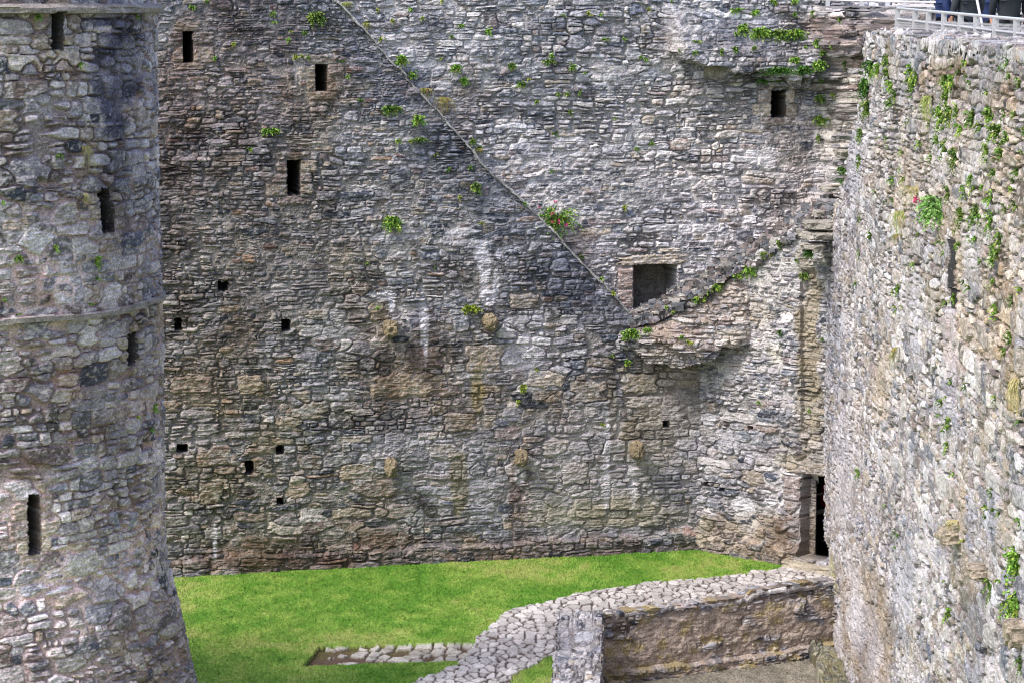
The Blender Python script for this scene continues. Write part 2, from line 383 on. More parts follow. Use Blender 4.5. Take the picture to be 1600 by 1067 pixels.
# corner mass that carries the wall walk over to the right-hand wall (corbelled squinch)
edge = np.interp(PY, [0, 90, 130, 170, 205, 240, 285, 300, 340, 375, 400], [1352, 1350, 1345, 1350, 1342, 1330, 1322, 1312, 1303, 1290, 1290])
lay = np.floor((Z + .05 * fbm(U, Z, .8, .8, 21, 2)) / .19); jn = np.random.RandomState(8).uniform(-1, 1, 4000)[(lay.astype(int)) % 4000]
q = (PX - (edge - np.interp(PY, [0, 100, 200, 320, 400], [95, 80, 75, 60, 40])) + 2.5 * jn + 26 * fbm(U, Z, .6, .4, 23, 3)) / np.interp(PY, [0, 70, 110, 200, 320, 400], [42, 42, 70, 80, 62, 40])
mass = 1.15 * sst(0, 1.05, q) + 2.4 * sst(1.15, 1.9, q)
mass[(Z > 11.93 + .1 * fbm(U, Z, .5, .5, 25, 2))] = 0
mass[(PY > 390) & (PX < 1500)] = 0
D += mass * (1 + .05 * fbm(U, Z, .25, .16, 24, 2)) + h * .8 * sst(0, 1, mass)
col = np.where((mass > .1)[..., None], np.clip(col * (.82 + .7 * fbm(U, Z, .22, .12, 26, 2))[..., None], .03, .6), col)
blobs = [(1240, 200, 35, 60, (.62, .58, .56), .7, 'm'), (1150, 300, 170, 120, (1.25, 1.22, 1.2), .7, 'm'), (1050, 210, 130, 90, (1.2, 1.16, 1.08), .5, 'm'), (1220, 60, 130, 45, (.55, .54, .55), .7, 'm'), (1120, 120, 70, 20, (.6, .58, .56), .5, 'm'),
         (730, 180, 50, 40, (.6, .55, .5), .6, 'm'), (880, 300, 60, 160, (.85, .85, .86), .5, 'm'), (1240, 320, 60, 80, (.7, .64, .58), .6, 'm'), (1320, 60, 60, 40, (.9, .72, .64), .6, 'm'), (1310, 100, 18, 8, (.5, .35, .3), .6, 'x'),
         (800, 60, 260, 60, (.8, .8, .82), .6, 'm'), (1320, 200, 40, 120, (1.05, .98, .85), .7, 'm'), (1290, 350, 30, 50, (.8, .8, .85), .6, 'm'), (1325, 262, 24, 6, (.33, .27, .1), .8, 'x'), (1310, 290, 22, 6, (.34, .29, .1), .8, 'x'), (900, 395, 30, 50, (.8, .7, .6), .6, 'm'), (975, 455, 30, 40, (1.1, .95, .85), .6, 'm')]
for _ in range(60):
    x = random.uniform(600, 1300); y = random.uniform(5, 480); c = random.choice([((.72, .70, .70), 'm'), ((.7, .7, .75), 'm'), ((.46, .45, .44), 'x'), ((1.3, 1.3, 1.32), 'm'), ((.9, .82, .72), 'm')])
    blobs.append((x, y, random.uniform(14, 50), random.uniform(12, 40), c[0], random.uniform(.25, .5), c[1]))
col = paint(col, PX, PY, blobs) * 1.17
G = np.zeros(U.shape, int)
def openit(G, D, col, typ, U, Z, rc, lab, dep, shade=(.035, .03, .028), splay=0., jag=.02, rim=False):
    a, b, c, d = rc; jit = jag * fbm(U, Z, .12, .1, 13, 2)
    ins = (U + jit > a) & (U + jit < b) & (Z + jit > c) & (Z + jit < d)
    if splay: 
        k = np.clip((U - a) / splay, 0, 1); D[ins] = (D * (1 - k) - dep * k)[ins]
        D[ins] += (.06 * fbm(U, Z, .12, .09, 14, 3))[ins]
    else: D[ins] = -dep
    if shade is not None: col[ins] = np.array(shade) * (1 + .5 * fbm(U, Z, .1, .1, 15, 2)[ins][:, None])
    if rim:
        big_ = ins.copy(); big_[1:] |= ins[:-1]; big_[:-1] |= ins[1:]; big_[:, 1:] |= ins[:, :-1]; big_[:, :-1] |= ins[:, 1:]; col[big_ & ~ins] *= .28  # recess shade painted in: dark interior colour plus a darkened ring round it
    near = (U > a - .7) & (U < b + .7) & (Z > c - .4) & (Z < d + .5)
    G[near & (typ == 1)] = lab
    ri = np.zeros_like(ins); ri[:-1, :-1] = ins[:-1, :-1] | ins[1:, :-1] | ins[:-1, 1:] | ins[1:, 1:]; G[ri] = lab
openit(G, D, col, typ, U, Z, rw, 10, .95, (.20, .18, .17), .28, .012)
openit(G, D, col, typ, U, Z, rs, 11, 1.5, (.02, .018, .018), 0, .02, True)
openit(G, D, col, typ, U, Z, rect_on(PU, 1101, 104, 1128, 126), 12, .16, (.36, .33, .28), 0)
ys = np.interp(PX, sx_, sy_)
G[PY > ys + 26 + 30 * (PX > 985)] = -1
G[(PX > 1300) & (PY > 400)] = -1; G[(PX > 1356) & (Z < 10.4)] = -1
P = PA.P(U, Z, D + SET)
emit(P, col, cellify(G), {0: 'upper_wall_face', 10: 'window', 11: 'window', 12: 'blocked_socket'}, wall, skirt=-PA.n * .8)

# --- sloping coping of the scar: a thin course of slabs
def strip(path, plane, w0, w1, d0, d1, name, root, colr, seed, n=260):
    """raised sloping course following a photo-traced line on the wall plane: section lies from front to back"""
    rr = np.random.RandomState(seed); pts = np.array([plane.hit(*p) for p in path]); L = np.r_[0, np.cumsum(np.hypot(*np.diff(pts, axis=0).T))]
    s = np.linspace(0, L[-1], n); u = np.interp(s, L, pts[:, 0]); z = np.interp(s, L, pts[:, 1])
    tu = np.gradient(u); tz_ = np.gradient(z); nn = np.hypot(tu, tz_); nu_, nz_ = -tz_ / nn, tu / nn
    sg = np.sign(nz_); nu_ *= sg; nz_ *= sg
    m = 16; sec = []
    slab = np.floor(s / .38 + 1.2 * vnoise(s, s * 0, .7, 1, seed)); jig = rr.uniform(-.022, .018, 2000)[slab.astype(int) % 2000]
    PTS = []
    prof = [(w0, d0), (w0, d1), (w0 + (w1 - w0) * .35, d1 + .01)] + [(w0 + (w1 - w0) * k, d1 * (1 - k) + d0 * k) for k in (.55, .75, 1.)]
    Wd = np.array(prof)
    PP = np.zeros((len(prof), n, 3)); CC = np.zeros((len(prof), n, 3))
    for i, (wv, dv) in enumerate(prof):
        nzv = .03 * vnoise(s, s * 0 + i, .12, 1, seed + 3)
        PP[i] = plane.P(u + nu_ * (wv + jig + nzv), z + nz_ * (wv + jig + nzv), dv + jig + .02 * vnoise(s, s * 0 + i, .09, 1, seed + 7))
        CC[i] = np.array(colr) * (1 + .5 * vnoise(s, s * 0 + i, .3, 1, seed + 9) + .5 * vnoise(s, s * 0 + i * 3, .07, 1, seed + 5))[:, None]
    return emit(PP, CC, np.zeros((len(prof) - 1, n - 1), int), {0: name}, root)
strip(SCAR, PA, -.025, .06, -.33, .04, 'coping', wall, (.33, .32, .33), 31, 900)

# --- rough sloping rubble of the right arm: scree on the broken top, from the face C back to the upper wall
DCK = {}
# ================================================================== angled wall with the doorway
G3 = on_ground(1250, 885)
PC = VPlane(G2, G3)
rng = np.random.RandomState(9)
ub, _ = PC.hit(1345, 700)
U, Z = grid(-.12, ub, -.1, 9.6, .02)
PX, PY = proj(PC.P(U, Z, U * 0))
def size_c(u, z):
    px, py = proj(PC.P(np.array(u), np.array(z), np.array(0.)))
    return (.15, 2.4) if py > 640 else (.10, 2.6)
st = layout(U.max() - U.min(), 9.8, rng, size_c, U.min(), -.1)
door = rect_on(PC, 1251, 740, 1330, 882)
dq = []
z = .05
while z < door[3]:
    hh = rng.uniform(.24, .36); ww = rng.uniform(.3, .55); dq.append(((door[0] - ww / 2, z + hh / 2, ww / 2 - .006, hh / 2 - .008), 1)); z += hh
dq.append(((door[0] + .6, door[3] + .21, .95, .17), 1))
h, col, typ, tt = masonry(U, Z, st, rng, [.54, .12, .24, .10, .0], joint=.009, depth=.05, relief=.05, extra=dq, mortar=(.36, .35, .33))
D = h + .10 * fbm(U, Z, 1.6, 1.0, 94, 3) * sst(1., 4., Z)
D += .12 * sst(.45, .3, Z)
topc = np.interp(PX, [1080, 1100, 1150, 1200, 1245, 1262, 1290, 1310], [470, 446, 413, 384, 352, 362, 372, 375]) + 5 * fbm(U, Z, .3, .3, 33, 2)
blobs = [(1150, 840, 110, 45, (.72, .62, .50), .9, 'm'), (1220, 860, 60, 40, (.75, .66, .55), .9, 'm'), (1263, 520, 20, 110, (.30, .25, .17), .75, 'x'), (1262, 640, 22, 60, (.32, .28, .2), .55, 'x'), (1180, 480, 70, 60, (1.2, 1.18, 1.12), .6, 'm'), (1210, 560, 60, 70, (1.25, 1.25, 1.25), .6, 'm'),
         (1120, 650, 40, 60, (1.1, 1.1, 1.12), .5, 'm'), (1150, 490, 50, 25, (.40, .34, .22), .4, 'x'), (1110, 770, 40, 50, (1.2, 1.2, 1.2), .4, 'm'), (1230, 690, 50, 40, (.8, .76, .72), .6, 'm'), (1270, 720, 20, 16, (.30, .26, .2), .5, 'x'), (1190, 740, 60, 50, (1.15, 1.15, 1.2), .5, 'm')]
for _ in range(14): blobs.append((random.uniform(1090, 1280), random.uniform(400, 860), random.uniform(8, 26), random.uniform(8, 26), *random.choice([((.6, .6, .64), .5, 'm'), ((.5, .49, .48), .4, 'x'), ((.36, .32, .2), .35, 'x')])))
col = paint(col, PX, PY, blobs)
# shallow upright chase near the corner
D -= .10 * (np.abs(PX - 1262) < 12 + 3 * fbm(U, Z, .3, .3, 35, 2)) * sst(415, 430, PY) * sst(700, 640, PY)
G = np.zeros(U.shape, int); colkeep = col.copy()
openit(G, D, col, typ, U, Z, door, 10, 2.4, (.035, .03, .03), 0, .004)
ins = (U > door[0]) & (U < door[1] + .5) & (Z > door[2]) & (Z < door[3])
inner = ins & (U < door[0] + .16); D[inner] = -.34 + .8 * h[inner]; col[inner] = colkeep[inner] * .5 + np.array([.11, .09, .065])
for r in [(1168, 664, 1176, 671), (1096, 752, 1106, 760), (1124, 762, 1132, 769)]: openit(G, D, col, typ * 0, U, Z, rect_on(PC, *r), 20, .4)
G[(typ == 1) & (G == 0)] = 11
hole = ins & ~inner; G[hole] = -1; D[hole] = -.34
ring = inner & (U > door[0] + .10); col[ring] *= .8  # jamb edge darkened: shade of the opening put into the colour
G[PY < topc] = -1
P = PC.P(U, Z, D)
wall2 = empty('castle_wall', (G2 + G3) / 2, 'angled stone wall with a dark narrow doorway where it meets the tall pale wall', 'castle wall')
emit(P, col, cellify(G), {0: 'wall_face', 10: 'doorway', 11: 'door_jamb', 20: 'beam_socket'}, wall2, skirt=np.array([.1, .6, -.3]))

# vaulted passage behind the doorway; its darkness is painted as near-black colour
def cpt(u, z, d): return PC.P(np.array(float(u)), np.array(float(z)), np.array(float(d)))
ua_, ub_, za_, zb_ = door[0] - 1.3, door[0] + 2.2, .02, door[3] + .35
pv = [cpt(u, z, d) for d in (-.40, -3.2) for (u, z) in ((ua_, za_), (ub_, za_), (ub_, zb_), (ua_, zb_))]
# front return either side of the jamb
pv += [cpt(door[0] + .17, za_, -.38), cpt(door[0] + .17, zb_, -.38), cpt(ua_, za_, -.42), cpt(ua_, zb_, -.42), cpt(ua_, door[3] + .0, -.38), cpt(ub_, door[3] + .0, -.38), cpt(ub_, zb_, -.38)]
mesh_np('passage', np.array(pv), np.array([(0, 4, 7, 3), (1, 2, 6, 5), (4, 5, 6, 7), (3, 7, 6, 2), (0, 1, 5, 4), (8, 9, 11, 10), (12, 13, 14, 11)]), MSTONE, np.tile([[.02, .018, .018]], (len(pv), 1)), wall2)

# --- overhanging broken masonry over the inner corner
GB0 = np.array([*PA.P(np.array(PA.hit(975, 600)[0]), np.array(0.), np.array(.10))]); uB, _ = PC.hit(1158, 600); GB1 = PC.P(np.array(uB), np.array(0.), np.array(.05))
PB = VPlane(GB0, GB1)
rng = np.random.RandomState(12)
ua, _ = PB.hit(966, 550); ub, _ = PB.hit(1196, 550)
U, Z = grid(ua, ub, 3.5, 9.4, .02)
PX, PY = proj(PB.P(U, Z, U * 0))
st = layout(U.max() - U.min(), 6, rng, lambda u, z: (.085, 2.6), U.min(), 3.5)
h, col, typ, tt = masonry(U, Z, st, rng, [.50, .18, .27, .05, .0], joint=.010, depth=.05, relief=.06, mortar=(.33, .29, .25), warp=1.5)
botB = np.interp(PX, [960, 985, 1010, 1050, 1090, 1105, 1120, 1128, 1140, 1180, 1200, 1240], [532, 545, 566, 572, 568, 566, 556, 545, 540, 534, 520, 455]) + 9 * fbm(U, Z, .4, .2, 37, 2)
topB = np.interp(PX, [960, 985, 1040, 1100, 1150, 1200, 1245], [505, 500, 480, 446, 413, 384, 352]) + 5 * fbm(U, Z, .3, .3, 33, 2)
led = np.interp(PX, [960, 980, 1010, 1030, 1060, 1100, 1130, 1240], [525, 530, 534, 536, 548, 556, 545, 530]) + 6 * fbm(U, Z, .3, .2, 38, 2)
D = h + .06 * fbm(U, Z, .9, .5, 95, 3) + .03
over = sst(topB, led, PY)
D += .15 * over * (PY < led) - .10 * sst(0, 60, topB + 60 - PY)
D += .10 * (np.abs(fbm(U, Z, .7, .07, 39, 2)))
D[PY >= led] += .05
D = D * (sst(1190, 1150, PX) * .8 + .2) - .25 * sst(1165, 1195, PX)
blobs = [(1040, 520, 50, 22, (.30, .20, .14), .4, 'x'), (1080, 590, 60, 18, (.30, .28, .16), .5, 'x'), (1010, 560, 50, 25, (.30, .28, .22), .5, 'x'), (1180, 470, 60, 60, (1.3, 1.3, 1.25), .6, 'm'), (1120, 480, 60, 40, (.9, .8, .7), .6, 'm'), (1150, 525, 40, 14, (.5, .45, .33), .5, 'x')]
col = paint(col, PX, PY, blobs)
topb = np.interp(PX, [985, 1245], [24, 16])
sc = sst(topB + topb, topB + 4, PY)[..., None] * .8
col = col * (1 - sc) + np.array([.15, .12, .11]) * (1 + fbm(U, Z, .08, .08, 96, 2))[..., None] * sc
D -= sst(topB + topb, topB, PY) * .5
G = np.zeros(U.shape, int); G[(PY > botB) | (PY < topB)] = -1
P = PB.P(U, Z, D)
emit(P, col, cellify(G), {0: 'broken_corbelling'}, wall2, skirt=np.array([.1, 1.2, -.06]))

# scree on the sloping broken top of the right arm
sp_ = np.array([(985, 506), (1040, 484), (1100, 450), (1150, 417), (1200, 388), (1245, 356), (1275, 338), (1305, 330)], float)
sl = np.r_[0, np.cumsum(np.hypot(*np.diff(sp_, axis=0).T))]; ns = 300; ss_ = np.linspace(0, sl[-1], ns); fx = np.interp(ss_, sl, sp_[:, 0]); fy = np.interp(ss_, sl, sp_[:, 1])
Fr = []; Bk = []
for x_, y_ in zip(fx, fy):
    if x_ < 1165: u_, z_ = PB.hit(x_, y_); Fr.append(PB.P(np.array(u_), np.array(z_), np.array(.03)))
    else: u_, z_ = PC.hit(x_, y_); Fr.append(PC.P(np.array(u_), np.array(z_), np.array(.03)))
    u_, z_ = PU.hit(x_ + 2, y_ - np.interp(x_, [985, 1050, 1240, 1300], [10, 24, 19, 30])); Bk.append(PU.P(np.array(u_), np.array(z_), np.array(-.1)))
Fr = np.array(Fr); Bk = np.array(Bk); ww_ = np.linspace(-.03, 1, 90)
WW, SS = np.meshgrid(ww_, ss_ / 74., indexing='ij')
stn = layout(SS.max(), 2.6, np.random.RandomState(77), lambda u, z: (.17, 1.3), 0, -.1)
Ug, Zg0 = np.meshgrid(ss_ / 74., np.linspace(-.1, 2.5, 90))
h, c, _, _ = masonry(Ug, Zg0, stn, np.random.RandomState(78), [.40, .25, .12, .23, .0], joint=.012, depth=.04, relief=.05, mortar=(.10, .085, .08), vert=True)
Ps = Fr[None] * (1 - WW[..., None]) + Bk[None] * WW[..., None]; Ps[..., 2] += h + .10 * fbm(Ug, Zg0, .4, .4, 79, 3) - .02 - .12 * sst(.05, 0, WW)
c = c * np.array([.74, .71, .71])
emit(Ps, c, np.zeros((89, ns - 1), int), {0: 'rubble_slope'}, wall2)
rq = np.random.RandomState(80); V = []; F = []; C = []
for i_ in range(620):                                  # broken stones lying on the slope, one heap
    a_ = rq.randint(88); b_ = rq.randint(3, ns - 3); p = Ps[a_, b_] ; sz = rq.uniform(.03, .10) * np.array([rq.uniform(.9, 1.9), 1.2, rq.uniform(.5, .9)]); an = rq.uniform(0, 6.28); k = len(V)
    tl = rq.uniform(-.5, .5); cc_ = np.array([GREYS[3], GREYS[1], BROWNS[3], DARKS[1], PALES[1]][rq.randint(5)]) * rq.uniform(.6, 1.1)
    for (x_, y_, z_) in ((-1, -1, -1), (1, -1, -1), (1, 1, -1), (-1, 1, -1), (-1, -1, 1), (1, -1, 1), (1, 1, 1), (-1, 1, 1)):
        v = np.array([x_, y_, z_]) * sz * rq.uniform(.6, 1.1, 3); v = np.array([v[0] * math.cos(an) - v[1] * math.sin(an), v[0] * math.sin(an) + v[1] * math.cos(an), v[2] + v[0] * tl]); V.append(p + v + [0, 0, .02]); C.append(cc_ * rq.uniform(.85, 1.15))
    F += [(k, k + 3, k + 2, k + 1), (k + 4, k + 5, k + 6, k + 7), (k, k + 1, k + 5, k + 4), (k + 1, k + 2, k + 6, k + 5), (k + 2, k + 3, k + 7, k + 6), (k + 3, k, k + 4, k + 7)]
o = mesh_np('loose_rubble', np.array(V), np.array(F), MSTONE, np.array(C), wall2); o['kind'] = 'stuff'

# ================================================================== RIGHT WALL
def gx(y): return (1286.5 - 800) / FPX * (53.5 * cp + EYE * sp) * 1.0 - .0372 * (53.5 - y)
XR = gx(53.5)
PR = VPlane((gx(54.2), 54.2), (gx(18.0), 18.0))       # u runs towards the camera; normal faces the court
if PR.n[0] > 0: PR.n = -PR.n
rng = np.random.RandomState(21)
LR = 54.2 - 20.
U, Z = grid(0, LR, -1.6, 11.62, .045, .0165)
PX, PY = proj(PR.P(U, Z, U * 0))
def size_r(u, z):
    k = np.interp(u, [0, 12, 26], [.42, .55, .72])
    if z > 10.7: return .15, 2.2
    if z > 8.6: return .19 * k, 2.2
    return .27 * k, 2.3
st = layout(LR, 13.4, rng, size_r, 0., -1.6, .08)
h, col, typ, tt = masonry(U, Z, st, rng, [.26, .24, .46, .04, .0], joint=.013, depth=.042, relief=.024, mortar=(.24, .215, .195), rough=.8, vert=True)
D = h + .05 * fbm(U, Z, 3., 2.5, 98, 2)
# foot of the wall: lost facing
eros = np.interp(U, [0, 2, 9, 11], [.3, .9, -.6, -1.6]) + .3 * fbm(U, Z, .6, .6, 43, 2)
lost = sst(eros + .1, eros - .1, Z); D -= .09 * lost
blobs = [(1340, 970, 40, 110, (.30, .23, .15), .6, 'x'), (1370, 1010, 30, 80, (.28, .21, .14), .6, 'x'), (1295, 890, 8, 40, (.28, .27, .12), .6, 'x'), (1400, 560, 90, 180, (1.12, 1.1, 1.06), .6, 'm'), (1430, 760, 90, 200, (1.12, 1.12, 1.12), .6, 'm'),
         (1300, 450, 18, 130, (.68, .72, .8), .7, 'm'), (1305, 600, 22, 130, (.8, .83, .9), .6, 'm'), (1550, 130, 130, 40, (.70, .60, .50), .8, 'm'), (1440, 130, 60, 40, (.85, .80, .72), .6, 'm'), (1540, 900, 60, 150, (.85, .86, .92), .6, 'm'), (1570, 620, 50, 160, (.95, .9, .82), .6, 'm'),
         (1488, 425, 5, 60, (.22, .18, .16), .95, 'm'), (1484, 500, 7, 120, (.6, .52, .5), .6, 'm'), (1498, 640, 10, 120, (.6, .6, .66), .5, 'm'), (1330, 300, 14, 120, (.8, .8, .86), .6, 'm'), (1486, 540, 12, 120, (.45, .40, .42), .5, 'x'), (1470, 250, 100, 110, (1.1, 1.0, .85), .6, 'm'), (1580, 330, 30, 200, (1.08, .95, .78), .6, 'm'), (1595, 600, 20, 60, (.4, .3, .15), .5, 'x'), (1530, 480, 60, 100, (1.05, .93, .76), .6, 'm')]
for _ in range(90): blobs.append((random.uniform(1290, 1600), random.uniform(60, 1060), random.uniform(5, 22), random.uniform(20, 80), *random.choice([((.7, .68, .66), .4, 'm'), ((.56, .55, .54), .4, 'x'), ((.38, .30, .2), .35, 'x'), ((.30, .32, .36), .3, 'x')])))
col = paint(col, PX, PY, blobs)
ck = (np.abs(PX - (1488 - (PY - 380) * .03 + 5 * vnoise(PX * 0, PY, 1, 22, 4))) < 4.8) & (np.abs(PY - 428) < 54); D[ck] = -.012; col[ck] = np.array([.028, .025, .028])  # crack stays nearly flat; the shade of its depth is painted dark
D -= .04 * (np.abs(PX - 1486) < 8) * (np.abs(PY - 600) < 150)
G = np.zeros(U.shape, int)
edg = np.interp(Z, [-2, 7.2, 7.6, 8.6, 9.4, 10.2, 11, 12], [.6, .6, 1.0, 3.3, 5.0, 6.6, 7.3, 7.6]) + .5 * vnoise(Z, Z * 0, .22, 1, 44) * sst(7., 8., Z)
G[U < edg] = -1
ztop = 11.5 + .10 * fbm(U, Z * 0, .6, 1, 45, 3)
G[Z > ztop] = -1
P = PR.P(U, Z, D)
for r in [(1376, 800, 1381, 812)]: pass
wall3 = empty('castle_wall', PR.P(np.array(14.), np.array(0.), np.array(0.)), 'long sunlit pale cream rubble wall on the right, seen almost edge-on and tufted with ferns', 'castle wall')
emit(P, col, cellify(G), {0: 'wall_face'}, wall3, skirt=-PR.n * .9)
# rubble top of the right wall
A_, W_ = np.meshgrid(np.arange(6.6, LR, .045), np.arange(.0, 1.05, .028))
st = layout(LR, 1.2, rng, lambda u, z: (.16, 1.6), 6.6, -.05)
h, col, typ, tt = masonry(A_, W_, st, rng, [.3, .15, .55, .0, .0], joint=.012, depth=.06, relief=.09, mortar=(.40, .39, .37))
col = col * .95
ED = np.interp(11.4, [11, 12], [7.3, 7.6])
zt = 11.46 + h * 1. + .10 * fbm(A_, W_, .5, .4, 45, 3) - .06 * sst(.10, 0, W_) + .02
Pt = (PR.p + A_[..., None] * PR.t - W_[..., None] * PR.n) * np.array([1, 1, 0]) + zt[..., None] * np.array([0, 0, 1.])
Gt = np.zeros(A_.shape, int); Gt[A_ < ED - .3] = -1
emit(Pt, col, cellify(Gt), {0: 'coping'}, wall3, skirt=np.array([0, 0, -.07]))

# ================================================================== ROUND TOWER
TC = np.array([-9.62, 42.2]); TR = 3.76
rng = np.random.RandomState(31)
CIR = math.pi * 1.06 * TR
U, Z = grid(0, CIR, -.1, 13.0, .0185)
th = U / TR - math.pi * .97                            # angle, -90 deg faces the camera
def tower_P(th, Z, D):
    Rr = TR + .205 * np.maximum(0, 2.9 - Z) - .02 * np.clip(3.2 - np.abs(Z - 2.9) * 4, 0, 1) + D
    return np.stack([TC[0] + np.cos(th) * Rr, TC[1] + np.sin(th) * Rr, Z], -1)
PX, PY = proj(tower_P(th, Z, U * 0))
def tow_uz(px, py):
    m = (PX - px) ** 2 + (PY - py) ** 2 + 1e6 * (np.sin(th) > .25); j, i = np.unravel_index(m.argmin(), m.shape); return U[j, i], Z[j, i]
def size_t(u, z):
    j = min(U.shape[0] - 1, max(0, int((z + .1) / .0185)));
    if z < 1.6: return .105, 2.0
    if z < 7: return .185, 1.9
    return .185, 1.9
st = layout(CIR, 13.1, rng, size_t, 0., -.1)
tw = []
for r in [(82, 18, 98, 77), (160, 294, 176, 362), (201, 521, 215, 570), (45, 773, 62, 863)]:
    a, zt_ = tow_uz(r[0], r[1]); b, zb_ = tow_uz(r[2], r[3]); zt_ = (EYE - (r[1] - 5.5) / FPX * 39.2); zb_ = (EYE - (r[3] - 5.5) / FPX * 39.0)
    cu_, cz_ = tow_uz((r[0] + r[2]) / 2, (r[1] + r[3]) / 2); hgt = (r[3] - r[1]) / 100.; _, zz = tow_uz((r[0] + r[2]) / 2, r[1]); _, zy = tow_uz((r[0] + r[2]) / 2, r[3])
    wd = max(.19, (b - a) * (1.25 if r[0] in (160, 201) else 1)); tw.append((cu_ - wd / 2, cu_ + wd / 2, zy, zz))
ex = []
for r in tw: ex += quoins(*r, rng, 1, .30, .22)
h, col, typ, tt = masonry(U, Z, st, rng, [.44, .14, .33, .09, .0], joint=.011, depth=.045, relief=.032, extra=ex, mortar=(.34, .28, .26), rough=.8)
D = h + .03 * fbm(U, Z, 2., 1.5, 99, 2)
stains_and_rim = [(180, 120, 38, 110, (.24, .26, .38), .95, 'm'), (175, 300, 28, 70, (.5, .5, .58), .7, 'm'), (200, 40, 34, 50, (.6, .6, .7), .5, 'm'), (140, 60, 9, 22, (.62, .58, .56), .7, 'x'), (165, 48, 22, 7, (.6, .57, .56), .7, 'x'), (135, 75, 14, 5, (.6, .57, .56), .7, 'x'),
         (60, 400, 70, 60, (1.15, 1.15, 1.18), .6, 'm'), (120, 850, 140, 110, (1.35, 1.35, 1.38), .9, 'm'), (60, 950, 90, 60, (1.2, 1.2, 1.2), .7, 'm'), (40, 470, 60, 14, (.75, .65, .5), .5, 'm'), (120, 600, 120, 60, (.95, .88, .84), .6, 'm'), (60, 260, 60, 90, (.85, .82, .85), .6, 'm'),
         (250, 300, 10, 400, (1.25, 1.22, 1.18), .6, 'm'), (250, 480, 10, 30, (.45, .36, .22), .6, 'x'), (232, 800, 22, 120, (1.1, 1.0, .9), .6, 'm'), (250, 1000, 60, 80, (.82, .76, .72), .7, 'm'), (30, 1050, 90, 40, (.7, .68, .7), .6, 'm'), (95, 90, 14, 12, (.5, .42, .3), .5, 'x')]  # list also paints a bright rim of light down the tower's right edge
for _ in range(60): stains_and_rim.append((random.uniform(0, 250), random.uniform(0, 1060), random.uniform(8, 40), random.uniform(10, 34), *random.choice([((.7, .68, .7), .5, 'm'), ((.5, .49, .49), .35, 'x'), ((1.25, 1.25, 1.28), .5, 'm'), ((.9, .75, .65), .5, 'm')])))
front = (np.sin(th) < .2)
PXf = np.where(front, PX, -999)
col = paint(col, PXf, PY, stains_and_rim) * np.array([1.10, 1.02, 1.01])
col = col * (1 + .22 * sst(5., 3.2, Z) * sst(.6, 1.6, Z))[..., None]
G = np.zeros(U.shape, int)
# projecting courses
s1 = (Z > 11.845) & (Z < 11.94); D[s1] = .15 + .07 * fbm(U, Z, .5, .12, 46, 3)[s1] - .03 * (vnoise(U, Z * 0, .3, 1, 7) > .3)[s1]; s1b = (Z >= 11.94) & (Z < 11.99); D[s1b] = .15 - (Z[s1b] - 11.94) * 2.4
zs = 7.16 + .05 * vnoise(U, Z * 0, .9, 1, 47)
s2 = (Z > zs - .06) & (Z < zs + .035) & (vnoise(U, Z * 0, .35, 1, 48) > -.36); D[s2] = .085 + .03 * fbm(U, Z, .3, .5, 49, 2)[s2]
cc = np.array([.27, .235, .22]); 
for s in (s1 | s1b, s2): col[s] = cc * (1 + .6 * fbm(U, Z, .15, .1, 50, 3)[s][:, None])
ri = np.zeros_like(s1)
G[s1 | s1b] = 30; G[s2] = 31
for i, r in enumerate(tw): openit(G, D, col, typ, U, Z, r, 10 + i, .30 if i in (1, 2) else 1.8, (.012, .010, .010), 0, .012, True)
for k, (x, y, hw, hh) in enumerate([(183, 761, .05, .07), (226, 695, .12, .10), (232, 835, .05, .09)]):
    a, z = tow_uz(x, y); openit(G, D, col, typ * 0, U, Z, (a - hw, a + hw, z - hh, z + hh), 20 + k, .45)
P = tower_P(th, Z, D)
tower = empty('round_tower', (TC[0], TC[1], 0), 'round grey stone tower with a sloping foot, narrow arrow slits and a projecting string course', 'castle tower')
nm = {0: 'tower_wall', 30: 'cornice', 31: 'string_course', 20: 'putlog_hole', 21: 'putlog_hole', 22: 'putlog_hole'}
for i in range(4): nm[10 + i] = 'arrow_slit'
emit(P, col, cellify(G), nm, tower)

# ================================================================== GROUND, PATH, BED
def inpoly(X, Y, poly):
    r = np.zeros(X.shape, bool); n = len(poly); j = n - 1
    for i in range(n):
        xi, yi = poly[i]; xj, yj = poly[j]
        c = ((yi > Y) != (yj > Y)) & (X < (xj - xi) * (Y - yi) / (yj - yi + 1e-12) + xi); r ^= c; j = i
    return r
def gpoly(pts): return [tuple(on_ground(*p)[:2]) for p in pts]
X, Y = np.meshgrid(np.arange(-9.5, 8.6, .03), np.arange(40.5, 58.2, .042))
PATH = gpoly([(1300, 884), (1235, 884), (1205, 892), (1150, 898), (1060, 906), (960, 918), (900, 928), (845, 940), (800, 955), (778, 968), (755, 990), (742, 1005), (733, 1030), (690, 1048), (640, 1066), (560, 1100), (600, 1130), (760, 1120),
              (800, 1056), (850, 1030), (877, 1020), (900, 985), (960, 975), (1310, 930)])
BED = gpoly([(499, 1009), (600, 1006), (736, 1003), (742, 1010), (733, 1030), (600, 1035), (474, 1040)])
wx = X + .12 * fbm(X, Y, .35, .35, 60, 2); wy = Y + .25 * fbm(X, Y, .35, .5, 61, 2)
inP = inpoly(wx, wy, PATH); inB = inpoly(X + .02 * vnoise(X, Y, .2, .2, 62), Y + .03 * vnoise(X, Y, .2, .2, 63), BED) & ~inP
